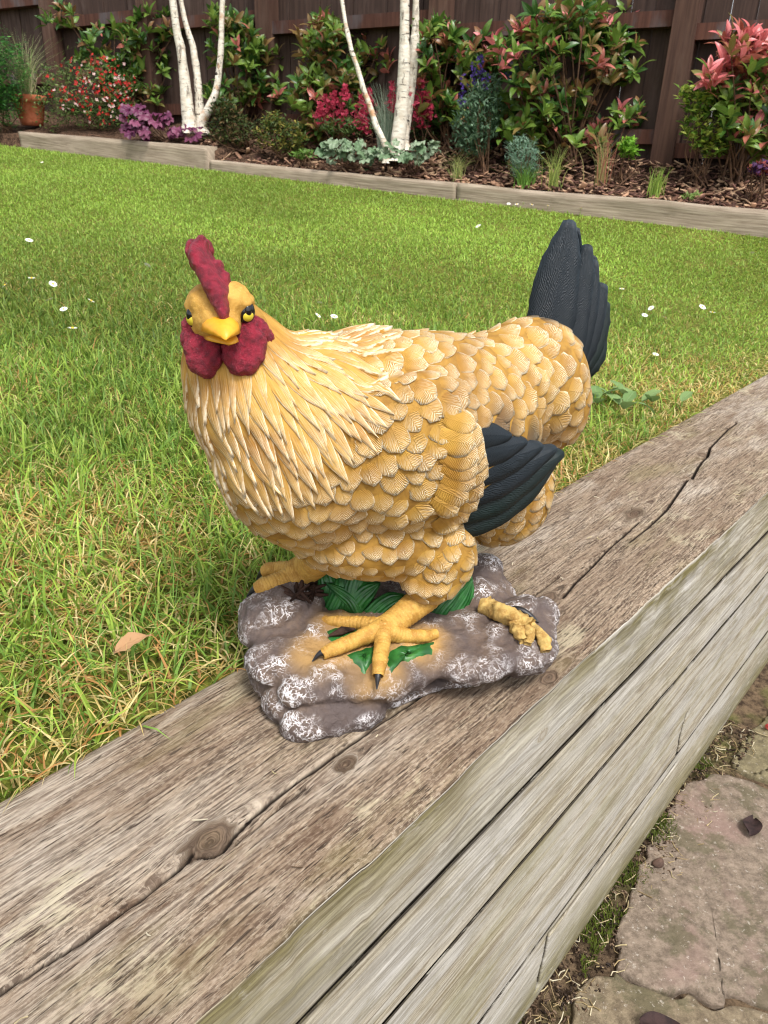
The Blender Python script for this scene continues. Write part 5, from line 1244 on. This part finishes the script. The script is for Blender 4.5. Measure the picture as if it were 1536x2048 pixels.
def birch(label, base, stems, seed):
    r = np.random.default_rng(seed); root = empty('birch_tree', base, label=label, cat='tree', group='young birch trees in the bed'); tops = []
    for (pts, w0, w1, m) in stems:
        P = [at_y(x, y, base[1] + dy) for x, y, dy in pts]; dvec = (P[-1] - P[-2]); dvec /= np.linalg.norm(dvec); top = P[-1] + (dvec * .55 + ZU * .45) * 1.3; P = [P[0] - ZU * .08] + P + [top]
        C = spline(P, 40); rad = np.interp(np.linspace(0, 1, 40), (0, .06, .12, .55, 1), (w0 * 1.5, w0 * 1.25, w0, w1, w1 * .5)); V, F = tube(C, rad, 14); V = V + .0025 * fbm(V * 22, 3, seed)[:, None] * 1.0
        obj('trunk', V - base, F, m, root); tops.append(top)
    V = []; C_ = []; n = 500
    for i in range(n):
        p = tops[r.integers(0, len(tops))] + np.array([r.normal() * .35, r.normal() * .3, r.normal() * .35 + .35]); d = r.normal(size=3) - [0, 0, .5]; d /= np.linalg.norm(d); e = np.cross(d, r.normal(size=3)); e /= np.linalg.norm(e)
        V += [p, p + d * .025 + e * .018, p + d * .055, p + d * .025 - e * .018]; C_ += [np.array(srgb(96, 132, 52)) * (.7 + .6 * r.random())] * 4
    obj('crown', np.array(V) - base, np.arange(n * 4).reshape(-1, 4).astype(np.int32), M_TINT, root, True, None, {'tint': np.array(C_)})
    return root
birch('three stemmed birch with white bark and one stem bending outward', bedpt(398, .32), [
    ([(378, 240, 0), (372, 190, 0), (362, 100, 0), (345, 0, 0)], .050, .030, MB1), ([(400, 232, .06), (396, 170, .06), (385, 90, .08), (362, 0, .1)], .034, .021, MB1), ([(404, 244, -.02), (420, 212, -.03), (436, 160, -.02), (445, 0, 0)], .034, .022, MB2)], 71)
birch('birch with two straight white stems and a slim slanting tan stem', bedpt(797, .28), [
    ([(795, 292, 0), (803, 220, 0), (809, 110, 0), (810, 0, 0)], .046, .034, MB1), ([(808, 270, .07), (822, 170, .08), (830, 80, .08), (832, 0, .08)], .034, .026, MB1), ([(772, 296, -.03), (748, 238, -.02), (716, 140, 0), (684, 0, .03)], .018, .014, MB2)], 72)
# ================================================================== patio, small things
def mat_flag(name, a, b_, c_):
    t = NT(name); o = t.obj(); n1, n2, n3 = t.noise(o, 7, 4, .6, .5), t.noise(o, 60, 7, .8), t.noise(o, 240, 3, .7)
    c = t.mix(t.ramp(n2, .35, .66), srgb(*a), srgb(*b_)); c = t.mix(t.math('MULTIPLY', t.ramp(n1, .48, .66), .65), c, srgb(*c_))
    c = t.mix(t.math('MULTIPLY', t.ramp(t.noise(o, 16, 5, .7), .50, .62), .65), c, srgb(84, 80, 58)); c = t.mix(t.math('MULTIPLY', t.ramp(t.noise(o, 110, 4, .7), .60, .68), .5), c, srgb(190, 182, 170))
    h = t.math('ADD', t.math('ADD', n2, t.math('MULTIPLY', n3, .4)), t.math('MULTIPLY', n1, 1.2)); t.bsdf(c, .86, t.bump(h, .6, .006), .25); return t.m
def flag(poly, z, mat, label, seed):
    poly = np.array([at_z(x, y, z)[:2] for x, y in poly]); c = poly.mean(0); r = np.random.default_rng(seed)
    d = np.concatenate([[0], np.cumsum(np.linalg.norm(np.diff(np.vstack([poly, poly[:1]]), axis=0), axis=1))]); m = 150; s = np.linspace(0, d[-1], m, endpoint=False); cl = np.vstack([poly, poly[:1]])
    B = np.stack([np.interp(s, d, cl[:, 0]), np.interp(s, d, cl[:, 1])], 1); q3 = np.stack([B[:, 0] * 22, B[:, 1] * 22, B[:, 0] * 0], 1); B = B + np.stack([.012 * fbm(q3, 3, seed), .012 * fbm(q3, 3, seed + 5)], 1)
    V = []; rings = [(0.03, 0)] + [(k / 16, 0) for k in range(1, 16)] + [(.97, 0), (.99, -.003), (1.0, -.010), (1.0, -.05)]
    for f, dz in rings:
        P = c + (B - c) * f; zz = z + .0035 * fbm(np.stack([P[:, 0] * 12, P[:, 1] * 12, P[:, 0] * 0 + seed], 1), 4, seed) + dz; V.append(np.column_stack([P, zz]))
    V = np.concatenate(V); F = [tuple(map(int, t)) for t in grid_faces(len(rings), m, True)] + [tuple(range(m))]
    f0 = F[0]
    if np.cross(V[f0[1]] - V[f0[0]], V[f0[2]] - V[f0[0]])[2] < 0: F = [t[::-1] for t in F]
    base = np.array([c[0], c[1], z - .05]); o = obj('paving_flag', V - base, F, mat, None, True, label=label, cat='paving stone', group='patio flagstones'); o.location = base; return o
flag([(1425, 1545), (1460, 1548), (1500, 1565), (1560, 1590), (1760, 1700), (1760, 2060), (1540, 2006), (1430, 1994), (1370, 1974), (1320, 1980), (1275, 1958), (1222, 1925), (1225, 1870), (1252, 1790), (1280, 1730), (1312, 1660), (1356, 1590)], ZG + .007, mat_flag('flag_pinkish', (98, 86, 74), (142, 127, 112), (138, 114, 106)), 'pinkish grey flagstone with a dark curled leaf on it', 3)
flag([(1215, 1930), (1255, 1968), (1320, 1996), (1380, 1988), (1440, 2010), (1560, 2030), (1760, 2085), (1760, 2700), (900, 2700), (1030, 2330), (1100, 2110), (1150, 2000)], ZG + .009, mat_flag('flag_brown', (94, 82, 66), (138, 124, 102), (126, 114, 90)), 'brownish flagstone with a broken edge beside the strip of moss', 5)
flag([(1478, 1490), (1540, 1420), (1640, 1300), (1800, 1400), (1800, 1690), (1720, 1660), (1560, 1572), (1500, 1548), (1468, 1532)], ZG + .006, mat_flag('flag_green', (92, 84, 64), (132, 122, 94), (108, 104, 68)), 'greenish flagstone by the coral pink toy piece', 8)
# moss and clippings in the gap at the foot of the wall
def strip_pt(n, r, w0=.012, w1=.085): a = r.uniform(.15, 1.5, n); return WD * a[:, None] + WN * (OFF - w0 - (w1 - w0) * r.random(n) ** 1.2)[:, None] + np.array([0, 0, ZG + .002]), a
def moss():
    r = np.random.default_rng(9); n = 14000; p, a = strip_pt(n, r, -.01, .035); k = fbm(p * [11, 11, 0], 3, 6) > .42; p = p[k]; n = len(p); p[:, 2] += .004 * r.random(n)
    az = r.random(n) * 6.28; L = .004 + .005 * r.random(n); d = np.stack([np.cos(az) * .6, np.sin(az) * .6, np.ones(n)], 1) * L[:, None]; s_ = np.stack([-np.sin(az), np.cos(az), 0 * az], 1) * .0012
    V = np.stack([p - s_, p + s_, p + d], 1).reshape(-1, 3); C = np.repeat(np.array(srgb(84, 96, 34)) * (.6 + .8 * r.random((n, 1))), 3, 0)
    obj('moss', V, np.arange(3 * n).reshape(-1, 3).astype(np.int32), M_TINT, None, True, None, {'tint': C}, kind='stuff', label='green moss growing along the foot of the sleeper wall', cat='moss')
moss()
def litter(name, label, cat, n, gen, L0, L1, w, cols, seed, z=.003):
    r = np.random.default_rng(seed); p = gen(n, r); V = []; C = []; Q = []; cols = np.array([srgb(*c) for c in cols])
    for i in range(n):
        a = r.random() * 6.28; L = r.uniform(L0, L1); d = np.array([math.cos(a), math.sin(a), .15 * r.normal()]); b = np.array([-math.sin(a), math.cos(a), 0]); bend = b * L * .3 * r.normal(); q = p[i] + ZU * (z + .004 * r.random()); n0 = len(V)
        for k, u in enumerate((-1, 0, 1)): c = q + d * L * u + bend * (1 - u * u); ww = w * (.6 + .8 * r.random()); V += [c - b * ww, c + b * ww, c + ZU * ww * 1.2]
        for k in (0, 1): i0, i1 = n0 + 3 * k, n0 + 3 * k + 3; Q += [(i0, i0 + 2, i1 + 2, i1), (i0 + 2, i0 + 1, i1 + 1, i1 + 2), (i0 + 1, i0, i1, i1 + 1)]
        C += [cols[r.integers(0, len(cols))] * (.7 + .5 * r.random())] * 9
    obj(name, np.array(V), np.array(Q, np.int32), M_TINT, None, True, None, {'tint': np.array(C)}, kind='stuff', label=label, cat=cat)
litter('dry_clippings', 'dry grass clippings and stalks scattered in the gap beside the paving', 'clippings', 420, lambda n, r: strip_pt(n, r, -.006, .07)[0], .004, .014, .0009, ((196, 180, 140), (170, 150, 110), (214, 204, 176), (150, 130, 96)), 21)
litter('soil_crumbs', 'dark soil crumbs and bark bits in the gap beside the paving', 'crumbs', 1500, lambda n, r: strip_pt(n, r, -.006, .06)[0], .0015, .004, .0018, ((70, 54, 42), (100, 80, 62), (52, 40, 32), (120, 100, 80)), 22, .001)
def top_pts(n, r): a, b_ = r.uniform(.05, 1.6, n), r.uniform(.005, .245, n); return WD * a[:, None] + WN * (OFF + b_)[:, None]
litter('wood_specks', 'tiny straw specks lying on top of the sleeper wall', 'specks', 46, top_pts, .0015, .006, .0005, ((206, 190, 150), (226, 216, 190), (90, 72, 54)), 23, .0015)
# curled dark leaves, pebble, coral toy piece
M_DRY = mat_paint('dry_dark_leaf', srgb(62, 46, 44), srgb(40, 30, 30), 60, .8, .2, .6)
def curl_leaf(px, py, L, W, az, label):
    L, W = L * 1.0, W * 1.25
    p = at_z(px, py, ZG + .026); V = []
    for i in range(12):
        u = i / 11
        for v in np.linspace(-1, 1, 7): V.append(((u - .5) * L + .003 * math.sin(9 * v), v * W * .5 * math.sin(math.pi * (u * .94 + .03)) ** .7, .005 * abs(v) ** 1.5 + .004 * math.sin(u * 5 + v) + .003))
    ca, sa = math.cos(az), math.sin(az); V = np.array([(x * ca - y * sa, x * sa + y * ca, z) for x, y, z in V]); V = np.vstack([V, V - [0, 0, .0012]]); g_ = grid_faces(12, 7)
    F = [tuple(map(int, t)) for t in g_] + [tuple(int(q) + 84 for q in t[::-1]) for t in g_]
    o = obj('fallen_leaf', V, F, M_DRY, None, True, label=label, cat='leaf', group='dark fallen leaves on the paving'); o.location = p - ZU * .012
curl_leaf(1506, 1645, .050, .026, 1.0, 'dark curled fallen leaf lying on the pinkish flagstone'); curl_leaf(1322, 2042, .055, .024, -.1, 'dark curled fallen leaf lying on the brownish flagstone')
V, F = blob([(np.zeros(3), (.010, .008, .007), CAMX), (np.array([.004, .002, .001]), (.007, .007, .006), CAMX)], .0012, 3); V = V + .0010 * fbm(V * 150, 3, 3)[:, None]
o = obj('pebble', V, F, mat_paint('pebble_brown', srgb(92, 72, 62), srgb(70, 54, 46), 80, .8, .25, .6), None, True, label='small round brown pebble in the gap beside the paving', cat='pebble'); o.location = at_z(1316, 1727, ZG + .012)
ang = np.linspace(0, 2 * math.pi * .93, 40); ring = np.stack([.014 * np.cos(ang), .005 * np.sin(ang * 2), .014 + .012 * np.sin(ang)], 1); V, F = tube(ring, .0042, 12)
o = obj('toy_piece', V, F, mat_paint('coral_plastic', srgb(236, 96, 96), srgb(224, 84, 88), 40, .3, .5, .05), None, True, label='small coral pink plastic ring lying by the foot of the wall', cat='toy'); o.location = at_z(1545, 1462, ZG + .006)
# ---- daisies in the lawn
LG = np.meshgrid(np.linspace(0, 1, 160), np.linspace(0, 1, 120), indexing='ij'); LV = lawn_pt(LG[0].ravel(), LG[1].ravel()); LT = BVHTree.FromPolygons([tuple(v) for v in LV], [tuple(map(int, q)) for q in grid_faces(160, 120)])
def on_lawn(px, py):
    r = ray(px, py); r /= np.linalg.norm(r); q = LT.ray_cast(Vector((0, 0, H)), Vector(r)); return None if q[0] is None else np.array(q[0])
t = NT('daisy_petal'); t.bsdf(srgb(240, 240, 236), .6, None, .3); M_DP = t.m
t = NT('daisy_centre'); t.bsdf(srgb(226, 186, 40), .7, None, .3); M_DC = t.m
t = NT('daisy_stalk'); t.bsdf(srgb(110, 140, 56), .7, None, .3); M_DS = t.m
def daisy_parts():
    bag = Bag()
    for k in range(17):
        a = 2 * math.pi * k / 17 + .1 * math.sin(k * 7); c, s_ = math.cos(a), math.sin(a); e = .0011
        pr = [(.0015, 0, .4), (.0045, .0006, 1.0), (.0078, .0010, .85), (.0088, .0008, .2)]; V = [(x * c - sd * e * w * s_, x * s_ + sd * e * w * c, z + .0004 * (k % 2)) for x, z, w in pr for sd in (-1, 1)]
        bag.add(V, [(2 * i, 2 * i + 1, 2 * i + 3, 2 * i + 2) for i in range(3)])
    pet = bag.data('petals', M_DP); v, f = ico(2); cen = mesh_data('centre', v * [.0026, .0026, .0016] + [0, 0, .0012], f, M_DC); V, F = tube([(0, 0, -.034), (.001, 0, -.015), (0, 0, 0)], .0007, 6); st = mesh_data('stalk', V, F, M_DS); return pet, cen, st
DPD = daisy_parts()
dr = np.random.default_rng(6)
spots = [(297, 556), (68, 585), (110, 597), (104, 630), (132, 650), (186, 632), (62, 505), (640, 633), (1500, 524), (1298, 640), (1400, 637), (1306, 737), (668, 662), (636, 660), (1016, 423), (1032, 424), (1046, 422), (1062, 425), (1094, 427), (1160, 433), (86, 338), (16, 600), (150, 690), (1240, 600), (1285, 655), (1420, 648), (1325, 660), (955, 470)]
for (x, y) in spots:
    p = on_lawn(x, y)
    if p is None: continue
    near = np.linalg.norm(p) < 2.2
    root = empty('daisy', p + ZU * .036, label=('small white daisy growing where the lawn meets the bed edging' if y < 480 and x > 900 else 'small white daisy in the grass beyond the tail of the hen' if x > 1150 else 'small white daisy in the grass right behind the back of the hen' if x > 600 else 'small white daisy in the open lawn on the side the hen faces'), cat='daisy', group='daisies in the lawn')
    root.rotation_euler = (dr.normal() * .3 + .35, dr.normal() * .3, dr.random() * 6); sc = (.85 + .4 * dr.random()) * (1.0 if near else 1.15); root.scale = (sc, sc, sc)
    for nm, d in zip(('petals', 'centre', 'stalk'), DPD): link(nm, d, root)
# broad leaved weed beside the wall, wood chip in the grass
wp = on_lawn(1225, 815); weed = empty('broadleaf_weed', wp, label='grey green broad leaved weed in the lawn beside the hen and wall', cat='weed')
WL = leaf_data('leaf', .085, .048, mat_leaf('weed_leaf', (104, 134, 80), (126, 150, 94), (160, 180, 136), .55, .25, .3), .14, .2, 8, 5, .0012)
for k in range(18):
    o = bpy.data.objects.new('leaf', WL); COL.objects.link(o); o.parent = weed; a = k * 2.4; o.matrix_local = Matrix.Translation((.05 * dr.normal(), .05 * dr.normal(), .014)) @ orient((math.cos(a), math.sin(a), .28 + .25 * dr.random()), (0, 0, 1)) @ Matrix.Scale(.42 + .3 * dr.random(), 4)
cp = on_lawn(278, 1345)
o = link('dry_leaf', leaf_data('dry_leaf', .038, .017, mat_leaf('dry_leaf_tan', (186, 150, 112), (170, 132, 96), (150, 112, 80), .8, .15, .2), .16, .5, 9, 4, .0008), None, label='pale tan dry leaf lying in the grass near the wall', cat='leaf'); o.location = cp + ZU * .030 + np.array([-.018, -.01, 0]); o.rotation_euler = (.3, -.15, .6)
